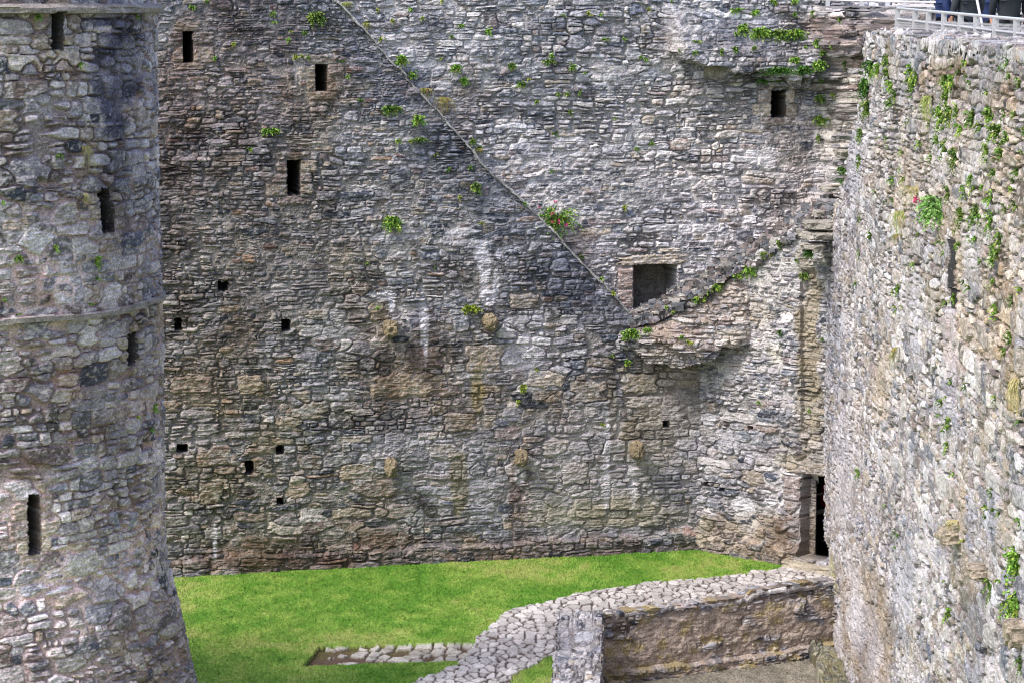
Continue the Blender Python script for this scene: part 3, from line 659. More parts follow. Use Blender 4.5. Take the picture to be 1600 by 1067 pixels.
# crazy paving by nearest-site cells
def paving(X, Y, sel, s, rng, warp=.0, ay=1.25):
    x0, y0 = X.min(), Y.min(); nx = int((X.max() - x0) / s) + 3; ny = int((Y.max() - y0) / (s * ay)) + 3
    jx = rng.uniform(-.45, .45, (ny, nx)); jy = rng.uniform(-.45, .45, (ny, nx)); wt = rng.uniform(0, .38, (ny, nx))
    xs = (X[sel] - x0) / s + 1; ys_ = (Y[sel] - y0) / (s * ay) + 1
    xi = xs.astype(int); yi = ys_.astype(int); f1 = np.full(xs.shape, 9.); f2 = f1.copy(); idd = np.zeros(xs.shape, int); bx = f1.copy(); by = f1.copy(); cx2 = f1.copy(); cy2 = f1.copy()
    for dj in (-2, -1, 0, 1, 2):
        for di in (-2, -1, 0, 1, 2):
            a = np.clip(xi + di, 0, nx - 1); b = np.clip(yi + dj, 0, ny - 1); cx = a + .5 + jx[b, a]; cy = b + .5 + jy[b, a]
            d = np.hypot(xs - cx, ys_ - cy) - wt[b, a]; n1 = d < f1
            f2 = np.where(n1, f1, np.minimum(f2, d)); f1 = np.where(n1, d, f1); idd = np.where(n1, b * nx + a, idd)
    return f1, f2, idd
rng = np.random.RandomState(41)
Zg = .02 * fbm(X, Y, 1.5, 1.5, 64, 2); CG = np.zeros(X.shape + (3,))
n1 = fbm(X, Y, 1.6, 2.2, 65, 3); n2 = fbm(X, Y, .25, .4, 66, 3); n3 = np.random.RandomState(1).rand(*X.shape) - .5
g1 = np.array([.085, .20, .02]); g2 = np.array([.225, .315, .06])
k = np.clip(.42 + 1.0 * n1 + .7 * n2, 0, 1)[..., None]
CG[...] = (g1 * (1 - k) + g2 * k) * (1 + .5 * n3)[..., None]
dry = sst(.15, .5, n1 + .5 * n2)[..., None] * .35; CG = CG * (1 - dry) + np.array([.30, .27, .11]) * dry
Zg += .012 * n3 + .018 * n2
f1, f2, idd = paving(X + .03 * fbm(X, Y, .12, .12, 67, 2), Y + .05 * fbm(X, Y, .12, .15, 68, 2), inP, .185, rng, ay=1.8)
gap = (f2 - f1); tj = sst(.08, .17, gap + .07 * n2[inP])
pc = np.random.RandomState(2).uniform(.75, 1.2, 60000)[idd][:, None] * np.array([.47, .44, .43]) * (1 + .3 * n2[inP])[:, None]
earth = np.array([.085, .06, .05])
CG[inP] = pc * tj[:, None] + earth * (1 + n3[inP])[:, None] * (1 - tj[:, None]); Zg[inP] = .01 + .03 * tj + np.random.RandomState(3).uniform(-.012, .012, 60000)[idd] * tj + .01 * n2[inP]
f1, f2, idd = paving(X + .05 * fbm(X, Y, .15, .15, 67, 2), Y + .05 * fbm(X, Y, .15, .15, 68, 2), inB, .27, rng, ay=1.3)
gap = (f2 - f1); rnd = np.random.RandomState(4).uniform(0, 1, 60000)[idd]; bxp = proj(np.stack([X, Y, X * 0], -1))[0][inB]
have = (rnd > .14) & (bxp > 520 + 25 * n2[inB]) & (f1 < .46 + .1 * rnd)
tj = sst(.10, .2, gap) * have
pc = (.75 + .5 * rnd)[:, None] * np.array([.40, .37, .33]) * (1 + .35 * n2[inB])[:, None]
moss = sst(.0, .3, n1[inB])[:, None]
be = (np.array([.10, .065, .045]) * (1 - moss * .5) + np.array([.10, .10, .02]) * moss * .5) * (1 + .6 * n3[inB])[:, None]
CG[inB] = pc * tj[:, None] + be * (1 - tj[:, None]); Zg[inB] = -.09 + tj * (.04 + .02 * rnd) + .03 * n2[inB]
# pit inside the low walls
PITZ = -1.35
c1 = on_ground(941, 965); c2 = on_ground(1303, 922)
PF = VPlane(c1, c2)                                     # face of the cross wall
Uf = (X - PF.p[0]) * PF.t[0] + (Y - PF.p[1]) * PF.t[1]; Df = (X - PF.p[0]) * PF.n[0] + (Y - PF.p[1]) * PF.n[1]
c3 = on_ground(938, 1067)
xl = np.interp(Y, [c3[1] - 8, c3[1], c1[1]], [c3[0] - .15, c3[0], c1[0]])
pit = (Df > -.05) & (X > xl - .05)
G = np.zeros(X.shape, int); G[inP] = 1; G[inB] = 2; G[pit] = 3
Zp = PITZ + .03 * fbm(X, Y, .2, .2, 69, 3) + .02 * n3; Zg[pit] = Zp[pit]; CG[pit] = (np.array([.21, .19, .155]) * (1 + .5 * n2 + .5 * n3)[..., None])[pit]
# soil strip at the wall foot
fw = -(((X - PA.p[0]) * PA.n[0] + (Y - PA.p[1]) * PA.n[1]))
P = np.stack([X, Y, Zg], -1)
gr = emit(P, CG, cellify(G), {0: 'lawn', 1: 'path', 2: 'stone_bed', 3: 'pit_floor'}, None, MEARTH)
for k_, o in gr.items(): o['kind'] = 'structure'
# wide ground sheet round the detailed patch
x0, x1, y0, y1 = -9.45, 8.5, 40.55, 58.1; B = 900
V = [(-B, -B, 0), (B, -B, 0), (B, B, 0), (-B, B, 0), (x0, y0, 0), (x1, y0, 0), (x1, y1, 0), (x0, y1, 0)]
gm = bpy.data.materials.new('grass_plain'); gm.use_nodes = True
_n = gm.node_tree.nodes; _b = _n['Principled BSDF']; _z = _n.new('ShaderNodeTexNoise'); _z.inputs['Scale'].default_value = 3; _z.inputs['Detail'].default_value = 8
_g = _n.new('ShaderNodeNewGeometry'); gm.node_tree.links.new(_g.outputs['Position'], _z.inputs['Vector'])
_r = _n.new('ShaderNodeValToRGB'); _r.color_ramp.elements[0].color = (.09, .17, .02, 1); _r.color_ramp.elements[1].color = (.22, .28, .07, 1)
gm.node_tree.links.new(_z.outputs['Fac'], _r.inputs[0]); gm.node_tree.links.new(_r.outputs[0], _b.inputs['Base Color']); _b.inputs['Roughness'].default_value = .95
o = mesh_np('ground', np.array(V, float) - [0, 0, .02], np.array([(0, 1, 5, 4), (1, 2, 6, 5), (2, 3, 7, 6), (3, 0, 4, 7)]), gm); o['kind'] = 'structure'
# grass blades on the near lawn
rngb = np.random.RandomState(51); NB = 230000
bx_ = rngb.uniform(-7.6, 6.2, NB); by_ = rngb.uniform(43.5, 57.2, NB)
ii = ((bx_ - X[0, 0]) / .03).astype(int); jj = ((by_ - Y[0, 0]) / .042).astype(int)
ok = (G[jj, ii] == 0) & (G[np.clip(jj + 2, 0, G.shape[0] - 1), ii] != 2)
near_edge = np.zeros(G.shape, bool)
bx_, by_, ii, jj = bx_[ok], by_[ok], ii[ok], jj[ok]; n = len(bx_)
hb = rngb.uniform(.015, .045, n) ; an = rngb.uniform(0, 6.28, n); wb = rngb.uniform(.006, .012, n); lx = rngb.normal(0, .018, n); ly = rngb.normal(0, .018, n)
zb = Zg[jj, ii] - .005
V = np.zeros((n, 3, 3)); V[:, 0] = np.stack([bx_ - np.cos(an) * wb, by_ - np.sin(an) * wb, zb], 1); V[:, 1] = np.stack([bx_ + np.cos(an) * wb, by_ + np.sin(an) * wb, zb], 1); V[:, 2] = np.stack([bx_ + lx, by_ + ly, zb + hb], 1)
bc = CG[jj, ii] * rngb.uniform(.8, 1.5, (n, 1)); bc = np.repeat(bc, 3, 0)
MLEAF = bpy.data.materials.new('leaf'); MLEAF.use_nodes = True
_n = MLEAF.node_tree.nodes; _b = _n['Principled BSDF']; _a = _n.new('ShaderNodeAttribute'); _a.attribute_name = 'Col'; MLEAF.node_tree.links.new(_a.outputs['Color'], _b.inputs['Base Color']); _b.inputs['Roughness'].default_value = .6
_b.inputs['Specular IOR Level'].default_value = .2
o = mesh_np('grass', V.reshape(-1, 3), np.arange(3 * n).reshape(-1, 3), MLEAF, bc); tag(o, 'short mown bright green grass blades over the courtyard lawn', 'grass', None, 'stuff')

# ================================================================== LOW WALLS of the sunken room
rng = np.random.RandomState(61)
low = empty('low_wall', (float((c1[0] + c2[0]) / 2), float((c1[1] + c2[1]) / 2), 0), 'low lichen-stained wall running across beside the crazy paving, facing the sunken room', 'low wall')
LF = float(np.hypot(c2[0] - c1[0], c2[1] - c1[1])) + .6
U, Z = grid(-.02, LF, PITZ - .1, .32, .02)
st = layout(LF, 2.0, rng, lambda u, z: (.12, 2.0), 0, PITZ - .1)
h, col, typ, tt = masonry(U, Z, st, rng, [.35, .40, .15, .10, 0], joint=.016, depth=.03, relief=.05, mortar=(.26, .21, .17))
render_ = sst(.15, -.1, fbm(U, Z, .7, .5, 101, 3) - .15 - .15 * (Z + .4))[..., None]
plaster = np.array([.37, .30, .255]) * (1 + .6 * fbm(U, Z, .12, .1, 102, 3))[..., None]
render_ = render_ * sst(.0, -.25, Z)[..., None] * sst(PITZ + .12, PITZ + .3, Z)[..., None]
col = col * (1 - render_) + plaster * render_; hh_ = fbm(U, Z, .15, .12, 103, 3) * .035
D = h * (1 - render_[..., 0] * .8) + hh_ + .05 * fbm(U, Z, 1., .5, 104, 2)
ye = sst(.05, .4, fbm(U, Z, .25, .2, 105, 3))[..., None] * .55; col = col * (1 - ye) + np.array([.33, .26, .08]) * ye
D += .14 * sst(PITZ + .24, PITZ + .18, Z + .1 * fbm(U, Z, .5, .5, 106, 2))
zt0 = np.interp(U, [0, 1.8, 2.4, 3.3, 3.5, LF], [.02, .02, .02, .04, .14, .18]) + .04 * fbm(U, Z * 0, .3, 1, 107, 2)
G_ = np.zeros(U.shape, int); G_[Z > zt0 + .05] = -1
emit(PF.P(U, Z, D), col, cellify(G_), {0: 'wall_face'}, low, skirt=-PF.n * .3)
def top_panel(root, a0, a1, wdt, orig, tv, nv, zf, name, seed, pale=(.4, .15, .4, .05, 0)):
    rr = np.random.RandomState(seed); A, Wd = np.meshgrid(np.arange(a0, a1, .021), np.arange(.02, wdt, .022))
    s = layout(a1 - a0, wdt + .1, rr, lambda u, z: (.16, 1.5), a0, -.03)
    h, c, t_, tt = masonry(A, Wd, s, rr, pale, joint=.010, depth=.035, relief=.06, mortar=(.30, .28, .26), vert=True)
    zz = zf(A, Wd) + h + .05 * fbm(A, Wd, .3, .3, 110, 2)
    Pp = orig + A[..., None] * tv + Wd[..., None] * nv; Pp[..., 2] = zz
    return emit(Pp, c, np.zeros((A.shape[0] - 1, A.shape[1] - 1), int), {0: name}, root, skirt=np.array([0, 0, -.05]))
top_panel(low, 0., LF, .42, PF.p + PF.n * .03, PF.t, -PF.n, lambda A, Wd: np.interp(A, [0, 3.3, 3.5, LF], [.05, .07, .18, .22]) - .04 * sst(.05, 0, Wd), 'coping', 63)
low2 = empty('low_wall', ((c1[0] + c3[0]) / 2 - .4, (c1[1] + c3[1]) / 2, 0), 'low wall end with a broken whitish rubble top, running forward from the paving to the bottom edge', 'low wall')
tv = np.array([c3[0] - c1[0], c3[1] - c1[1], 0]); LL = np.linalg.norm(tv); tv /= LL; nv = np.array([tv[1], -tv[0], 0]);
if nv[0] > 0: nv = -nv
top_panel(low2, -.08, LL + 5, .86, np.array([c1[0], c1[1], 0]) + np.array([.02, 0, 0]), tv, nv, lambda A, Wd: .155 + .05 * fbm(A, Wd, .8, .5, 111, 2) - .05 * ((A > .9) & (A < 1.9) & (Wd < .4)), 'coping', 65, (.30, .12, .50, .08, 0))
PL2 = VPlane((c1[0] + .02, c1[1] + .1), (c3[0] + tv[0] * 5, c3[1] + tv[1] * 5))
if PL2.n[0] < 0: PL2.n = -PL2.n
U, Z = grid(0, LL + 5, PITZ - .1, .14, .022); st = layout(LL + 5, 1.7, rng, lambda u, z: (.12, 2.), 0, PITZ - .1)
h, col, typ, tt = masonry(U, Z, st, rng, [.4, .4, .1, .1, 0], joint=.012, depth=.03, relief=.04, mortar=(.26, .22, .17)); emit(PL2.P(U, Z, h), col, np.zeros((U.shape[0] - 1, U.shape[1] - 1), int), {0: 'wall_face'}, low2)
PL3 = VPlane((c1[0] + nv[0] * .84, c1[1] + .3), (c3[0] + nv[0] * .84 + tv[0] * 5, c3[1] + tv[1] * 5))
if PL3.n[0] > 0: PL3.n = -PL3.n
U, Z = grid(0, LL + 5, -.15, .14, .022); st = layout(LL + 5, .4, rng, lambda u, z: (.12, 2.), 0, -.15)
h, col, typ, tt = masonry(U, Z, st, rng, [.4, .3, .3, .1, 0], joint=.012, depth=.03, relief=.04); emit(PL3.P(U, Z, h), col, np.zeros((U.shape[0] - 1, U.shape[1] - 1), int), {0: 'wall_face'}, low2)
# rubble bench in the corner of the pit against the right wall
bp0 = at_depth(1303, 1000, 50.3); bx0 = 6.05
A, Wd = np.meshgrid(np.arange(0, 7, .022), np.arange(0, .55, .022)); rr = np.random.RandomState(66)
s = layout(7, 1, rr, lambda u, z: (.13, 1.4), 0, -.03); h, c, _, _ = masonry(A, Wd, s, rr, (.5, .3, .15, .05, 0), joint=.012, depth=.05, relief=.08, mortar=(.25, .23, .17), vert=True)
Zt = PITZ + .30 + .14 * fbm(A, Wd, .4, .3, 112, 2) + h; c = c * np.array([.62, .62, .45])
Pp = np.stack([gx(51.6) - .42 - .0372 * A + Wd + .08 * fbm(A, Wd * 0, .5, 1, 3, 2), 51.6 - A, Zt], -1)
bench = empty('rubble_bench', (6, 49, PITZ), 'mossy broken stone ledge in the sunken corner at the foot of the pale wall', 'stone ledge')
emit(Pp, c, np.zeros((A.shape[0] - 1, A.shape[1] - 1), int), {0: 'rubble_top'}, bench, skirt=np.array([0, 0, -.4]))

# ================================================================== LOOSE LUMPS: corbels, step
def lump(name, c, size, parent, colr, seed, sq=4., rot=0., n=22, mat=None):
    """weathered block: super-ellipsoid with noise"""
    v = np.linspace(-math.pi / 2, math.pi / 2, n); u = np.linspace(-math.pi, math.pi, 2 * n + 1)
    Uu, Vv = np.meshgrid(u, v); e = 2 / sq
    f = lambda w_: np.sign(w_) * np.abs(w_) ** e
    x = f(np.cos(Vv)) * f(np.cos(Uu)); y = f(np.cos(Vv)) * f(np.sin(Uu)); z = f(np.sin(Vv))
    nn = fbm(Uu * 1.0 + x, z * 2 + y, .9, .7, seed % 200, 3); nn[:, -1] = nn[:, 0]; k = 1 + .28 * nn
    x, y, z = x * size[0] / 2 * k, y * size[1] / 2 * k, z * size[2] / 2 * k
    cr, sr = math.cos(rot), math.sin(rot); P = np.stack([c[0] + x * cr - y * sr, c[1] + x * sr + y * cr, c[2] + z], -1)
    C = np.array(colr) * (1 + .6 * fbm(Uu, z * 3 + x * 2, .5, .4, (seed + 5) % 200, 3))[..., None]
    return emit(P, C, np.zeros((n - 1, 2 * n), int), {0: name}, parent, mat)[0]
angA = math.atan2(PA.t[1], PA.t[0])
for i, (x, y, ww, hh) in enumerate([(608, 512, 22, 26), (763, 502, 20, 26), (609, 727, 17, 30), (812, 713, 17, 26), (991, 700, 18, 30)]):
    u, z = PA.hit(x, y); c = PA.P(np.array(u), np.array(z), np.array(.14)); lump('corbel', c, (ww / 72, .62, hh / 76), wall, (.20, .16, .105), 100 + i, 2.8, angA)
for i, (px, py, s) in enumerate([(1496, 836, (.5, .46, .22)), (1541, 893, (.42, .42, .17)), (1598, 988, (.4, .42, .3))]):
    y = None
    # depth where the wall face is seen at this px
    ys_ = np.linspace(22, 53, 600); pxs = 800 + FPX * np.array([gx(q) for q in ys_]) / (ys_ * cp + (EYE - (EYE - (py - 5.5) / FPX * ys_)) * sp); y = float(np.interp(px, pxs[::-1], ys_[::-1]))
    c = at_depth(px, py, y); lump('corbel', (c[0] - .02, c[1], c[2]), s, wall3, (.25, .21, .17), 120 + i, 4., 0)
# door step and threshold
ud, zd = PC.hit(1262, 884)
for i, (du, dd, sz) in enumerate([(.35, .16, (1.35, .42, .20)), (.5, -.35, (1.2, .6, .12))]):
    c = PC.P(np.array(door[0] + du + .05), np.array(.05 + .03 * i), np.array(dd)); lump('step', c, sz, wall2, (.33, .29, .23), 130 + i, 7, math.atan2(PC.t[1], PC.t[0]))
# stepped corbel slabs under the wall walk in the corner
dg = bpy.context.evaluated_depsgraph_get()
def cast(px, py):
    r = Vector(ray(px, py)).normalized(); ok, loc, nor, idx, ob, m = SC.ray_cast(dg, Vector((0, 0, EYE)), r)
    return (loc, nor, ob) if ok else (None, None, None)
bpy.context.view_layer.update(); dg = bpy.context.evaluated_depsgraph_get()
SL = [(1345, 112, 26, 7), (1352, 150, 34, 8), (1349, 184, 26, 7), (1325, 215, 40, 8), (1330, 240, 36, 14), (1322, 255, 30, 9), (1316, 279, 34, 6), (1310, 296, 38, 8), (1303, 318, 40, 12), (1296, 334, 42, 9), (1286, 352, 44, 12), (1283, 368, 44, 10), (1278, 384, 40, 9), (1262, 396, 24, 14)]
for i, (px, py, ww, hh) in enumerate(SL):
    l, n_, ob = cast(px - 34, py)
    if l is None: continue
    c = at_depth(px - 6, py, (l.y if l.y > 53.5 else 55.6) - (1.5 if py < 330 else 1.1))
    lump('corbel_slab', c, (ww / 76, .8, hh / 76 * 1.15), wall, random.choice([(.30, .28, .25), (.22, .21, .22), (.33, .27, .15), (.26, .25, .25)]), 140 + i, 5, random.uniform(-.3, .3))

# ================================================================== WALL WALK, RAILINGS
FLZ = 10.85
def boxes(name, bs, mat, parent=None):
    V = []; F = []
    for (a, b) in bs:
        k = len(V); x0, y0, z0 = a; x1, y1, z1 = b
        V += [(x0, y0, z0), (x1, y0, z0), (x1, y1, z0), (x0, y1, z0), (x0, y0, z1), (x1, y0, z1), (x1, y1, z1), (x0, y1, z1)]
        F += [(k, k + 3, k + 2, k + 1), (k + 4, k + 5, k + 6, k + 7), (k, k + 1, k + 5, k + 4), (k + 1, k + 2, k + 6, k + 5), (k + 2, k + 3, k + 7, k + 6), (k + 3, k, k + 4, k + 7)]
    return mesh_np(name, np.array(V, float), np.array(F), mat, None, parent)
MGRAV = plain_mat('gravel', (.30, .28, .25), .95, 0, .5, 60)
o = boxes('wall_walk', [((7.05, 20, FLZ - .4), (12.5, 51.5, FLZ)), ((7.6, 51.5, FLZ - .4), (12.5, 56.5, FLZ))], MGRAV); o['kind'] = 'structure'
MSTEEL = plain_mat('galvanised_steel', (.50, .50, .52), .45, .35, .15, 40)
MSTAIN = plain_mat('satin_steel_handrail', (.62, .60, .60), .35, .5, .1, 10)
def tube(name, pts, r, mat, parent, k=10):
    V = []; F = []
    pts = [Vector(p) for p in pts]
    for i, p in enumerate(pts):
        d = (pts[min(i + 1, len(pts) - 1)] - pts[max(i - 1, 0)]).normalized(); up = Vector((0, 0, 1)) if abs(d.z) < .9 else Vector((1, 0, 0)); s = d.cross(up).normalized(); t = s.cross(d)
        rr = r if not isinstance(r, (list, tuple)) else r[i]
        for j in range(k):
            a = 2 * math.pi * j / k; q = p + s * math.cos(a) * rr + t * math.sin(a) * rr; V.append(tuple(q))
    for i in range(len(pts) - 1):
        for j in range(k): F.append((i * k + j, i * k + (j + 1) % k, (i + 1) * k + (j + 1) % k, (i + 1) * k + j))
    return mesh_np(name, np.array(V), np.array(F), mat, None, parent, True)
def railing(a, b, posts, ztop_a, ztop_b, zbase, label, name='railing'):
    """a, b: ground ends (x,y); posts: list of fractions"""
    a = np.array(a, float); b = np.array(b, float); r = empty(name, (*(a + b) / 2, zbase), label, 'railing')
    P = lambda t, z: (float(a[0] + (b[0] - a[0]) * t), float(a[1] + (b[1] - a[1]) * t), z)
    zt = lambda t: ztop_a + (ztop_b - ztop_a) * t
    tube('handrail', [P(t, zt(t)) for t in np.linspace(0, 1, 12)], .026, MSTAIN, r)
    L = float(np.linalg.norm(b - a))
    d = (b - a) / L
    for t in posts:
        p = P(t, 0); z1 = zt(t) - .02; hx = .045 if abs(d[1]) > .7 else .03
        hw = (.045, .012) if abs(d[1]) > .7 else (.045, .012)
        boxes('post', [((p[0] - hw[0], p[1] - .03, zbase), (p[0] + hw[0], p[1] + .03, z1))], MSTEEL, r)
    tube('mid_rail', [P(0, zt(0) - .2), P(1, zt(1) - .2)], .022, MSTEEL, r, 4); tube('bottom_rail', [P(0, zbase + .08), P(1, zbase + .08)], .018, MSTEEL, r, 4)
    V = []; F = []; s = .07; hgt = ztop_a - .2 - zbase - .08; s = .085
    def wire(t0, z0, t1, z1):
        p = np.array(P(t0, z0)); q = np.array(P(t1, z1)); k = len(V); w_ = .0038
        V.extend([p + (0, 0, w_), q + (0, 0, w_), q - (0, 0, w_), p - (0, 0, w_), p + (w_, 0, 0), q + (w_, 0, 0), q - (w_, 0, 0), p - (w_, 0, 0)]); F.extend([(k, k + 1, k + 2, k + 3), (k + 4, k + 5, k + 6, k + 7)])
    x = -hgt
    while x < L:                    # diamond mesh
        for sgn in (1, -1):
            l0, l1 = x, x + hgt; z0, z1 = (zbase + .08, zbase + .08 + hgt) if sgn > 0 else (zbase + .08 + hgt, zbase + .08)
            f0 = max(0, -l0 / hgt); f1 = min(1, (L - l0) / hgt)
            if f1 > f0: wire((l0 + f0 * hgt) / L, z0 + (z1 - z0) * f0, (l0 + f1 * hgt) / L, z0 + (z1 - z0) * f1)
        x += s
    mesh_np('wire_mesh', np.array(V), np.array(F), MSTEEL, None, r)
    return r
yp = [48.2, 46.1, 44.6, 43.0, 41.4, 40.0, 38.4, 36.8, 35.2, 33.6]
railing((7.2, 48.2), (7.2, 32), [(48.2 - y) / 16.2 for y in yp], 11.905, 11.72, FLZ, 'front steel railing with wire mesh standing just behind the top of the pale wall')
e0 = at_depth(1275, 0, 51); e1 = at_depth(1472, 5, 49.5)
rb = [(p - 1262) / 210. for p in (1300, 1347, 1387, 1410, 1440, 1471)]
e0 = at_depth(1284, 0, 56.7); e1 = at_depth(1472, 5, 55.9)
railing((e0[0], 56.7), (e1[0], 55.9), [.05, .335, .55, .69, .84, .995], 12.07, 12.01, 11.62, 'rear steel railing across the corner, behind the start of the front railing')

# ================================================================== PEOPLE
MSK = plain_mat('skin', (.50, .27, .19), .6, 0, .08, 30); MHAIR = plain_mat('brown_hair', (.06, .035, .02), .7, 0, .3, 80)
MSHOE = plain_mat('dark_shoes', (.03, .03, .03), .6)
def skin(name, verts, edges, radii, mat, parent, root=0, sub=2):
    me = bpy.data.meshes.new(name); me.from_pydata([tuple(v) for v in verts], edges, []); me.materials.append(mat)
    o = bpy.data.objects.new(name, me); COL.objects.link(o); o.parent = parent
    m = o.modifiers.new('Skin', 'SKIN'); m.use_smooth_shade = True
    lay_ = me.skin_vertices[0].data if len(me.skin_vertices) else None
    for i, r in enumerate(radii):
        rr = r if isinstance(r, tuple) else (r, r); lay_[i].radius = rr; lay_[i].use_root = (i == root)
    s = o.modifiers.new('Sub', 'SUBSURF'); s.levels = sub; s.render_levels = sub
    return o
def person(loc, rz, label, jacket, trousers, H=1.74, arm=0., legs=0., bag=None):
    r = empty('person', loc, label, 'person'); r.rotation_euler = (0, 0, rz)
    k = H / 1.75
    def S(v): return (v[0] * k, v[1] * k, v[2] * k)
    hip = .93; lx_ = .10
    J = {'pel': (0, 0, .95), 'waist': (0, 0, 1.10), 'chest': (0, 0, 1.30), 'neck0': (0, 0, 1.47), 'neck1': (0, -.01, 1.54)}
    V = [J['pel'], J['waist'], J['chest'], J['neck0'], J['neck1'], (0, -.02, 1.62), (0, -.015, 1.70)]; E = [(0, 1), (1, 2), (2, 3), (3, 4), (4, 5), (5, 6)]; Rd = [(.13, .10), (.12, .09), (.14, .10), (.07, .06), .052, (.075, .085), (.062, .07)]
    LEG = []; ARM = []
    for sx, st_ in ((-1, legs), (1, -legs)):
        b = len(V); pts = [(sx * lx_, 0, .88), (sx * .105, -.02 - st_ * .22, .49), (sx * .11, -st_ * .42, .09), (sx * .115, -.15 - st_ * .42, .035)]; V += pts; Rd += [.085, .055, .04, .035]; E += [(0, b), (b, b + 1), (b + 1, b + 2), (b + 2, b + 3)]; LEG.append(pts)
    for sx in (-1, 1):
        b = len(V); f = arm if sx < 0 else arm * .4; pts = [(sx * .18, 0, 1.42), (sx * .25, .03 - f * .1, 1.14), (sx * .26, -.05 - f * .22, .90 + f * .12), (sx * .26, -.06 - f * .25, .84 + f * .12)]; V += pts; Rd += [.05, .04, .027, (.02, .036)]; E += [(3, b), (b, b + 1), (b + 1, b + 2), (b + 2, b + 3)]; ARM.append(pts)
        w_ = pts[3]
        for q, (oy, ln) in enumerate([(-.028, .068), (-.009, .078), (.010, .073), (.028, .058)]):     # four fingers
            c = len(V); V += [(w_[0], w_[1] + oy, w_[2] - .035), (w_[0] - sx * .008, w_[1] + oy - .004, w_[2] - .035 - ln * .5), (w_[0] - sx * .028, w_[1] + oy, w_[2] - .035 - ln)]; Rd += [.010, .0085, .007]; E += [(b + 3, c), (c, c + 1), (c + 1, c + 2)]
        c = len(V); V += [(w_[0] - sx * .01, w_[1] - .045, w_[2] - .01), (w_[0] - sx * .02, w_[1] - .062, w_[2] - .05)]; Rd += [.011, .008]; E += [(b + 3, c), (c, c + 1)]
    skin('body', [S(v) for v in V], E, [tuple(x * k for x in (q if isinstance(q, tuple) else (q, q))) for q in Rd], MSK, r, 0, 1)
    # face and hair
    hair = lumpl('hair', (0, .02 * k, 1.69 * k), (.185, .21, .17), r, MHAIR, 7); nose = lumpl('nose', (0, -.105 * k, 1.635 * k), (.03, .04, .05), r, MSK, 8)
    for sx in (-1, 1): lumpl('ear', (sx * .082 * k, 0, 1.635 * k), (.02, .04, .06), r, MSK, 9); lumpl('eye', (sx * .032 * k, -.088 * k, 1.66 * k), (.022, .014, .012), r, MHAIR, 10)
    # jacket: trunk and sleeves in one surface, hem below the hips
    V = [(0, 0, 1.02), (0, 0, 1.14), (0, 0, 1.32), (0, 0, 1.46), (0, 0, .84)]; E = [(0, 1), (1, 2), (2, 3), (0, 4)]; Rd = [(.185, .145), (.175, .14), (.19, .145), (.10, .09), (.195, .15)]
    for pts in ARM:
        b = len(V); e = Vector(pts[2]).lerp(Vector(pts[1]), .06); V += [pts[0], pts[1], tuple(e)]; Rd += [.078, .066, .052]; E += [(3, b), (b, b + 1), (b + 1, b + 2)]
    skin('jacket', [S(v) for v in V], E, [tuple(x * k for x in (q if isinstance(q, tuple) else (q, q))) for q in Rd], jacket, r, 0)
    V = [(0, 0, .97)]; E = []; Rd = [(.165, .125)]
    for pts in LEG:
        b = len(V); V += [(pts[0][0], pts[0][1], .84), pts[1], pts[2]]; Rd += [.105, .08, .068]; E += [(0, b), (b, b + 1), (b + 1, b + 2)]
        
    skin('trousers', [S(v) for v in V], E, [tuple(x * k for x in (q if isinstance(q, tuple) else (q, q))) for q in Rd], trousers, r, 0)
    for pts in LEG: lumpl('shoe', (pts[3][0] * k, (pts[3][1] + .05) * k, .05), (.1, .28, .1), r, MSHOE, 11)
    return r
def lumpl(name, c, size, parent, mat, seed):            # small local-space rounded lump
    o = lump(name, (c[0] + parent.location.x, c[1] + parent.location.y, c[2] + parent.location.z), size, parent, (.5, .5, .5), seed, 2.4, 0, 12, mat); return o
MNAVY = plain_mat('navy_fabric', (.012, .025, .085), .75, 0, .5, 9); MBLK = plain_mat('black_fabric', (.016, .020, .026), .7, 0, .5, 9); MTR = plain_mat('dark_trousers', (.014, .016, .03), .85, 0, .3, 12); MRED = plain_mat('crimson_fabric', (.45, .015, .05), .8, 0, .25, 14)
MGRY = plain_mat('charcoal_fabric', (.03, .035, .045), .8, 0, .4, 10)
def wx_at(px, y): return at_depth(px, 20, y)[0]
person((wx_at(1474, 45.4), 45.4, FLZ), R_(95), 'person in a bright navy jacket standing behind the end of the rear railing', MNAVY, MTR, 1.70, 0, .1)
person((wx_at(1512, 43.0), 43.0, FLZ), R_(200), 'person in charcoal coat with lowered hands, beside the pale slanting pole', MGRY, MTR, 1.76, .15, .25)
person((wx_at(1541, 45.5), 45.5, FLZ), R_(150), 'person half hidden between the two darkest coats on the wall walk', MNAVY, MTR, 1.72, .1, .1)
person((wx_at(1577, 41.0), 41.0, FLZ), R_(185), 'person in a wide black jacket, nearest the right edge on the wall walk', MBLK, MBLK, 1.82, .1, .1)
st0 = at_depth(1524, -12, 41.6); st1 = at_depth(1541, 70, 41.2); st = empty('walking_pole', (st1[0], 41.2, FLZ), 'pale slanting pole held between the people on the wall walk', 'pole')
tube('shaft', [Vector(st1) - Vector(st.location) * 0, Vector(st0)], .022, plain_mat('pale_pole', (.62, .60, .66), .5), st); tube('grip', [Vector(st0), Vector(st0) + (Vector(st0) - Vector(st1)).normalized() * .15], .034, MBLK, st)
pd = at_depth(1291, 780, 55.75); person((pd[0], pd[1], .08), R_(100), 'person in a crimson top just inside the dark doorway, mostly hidden by the pale wall', MRED, MTR, 1.7, .6, .1)

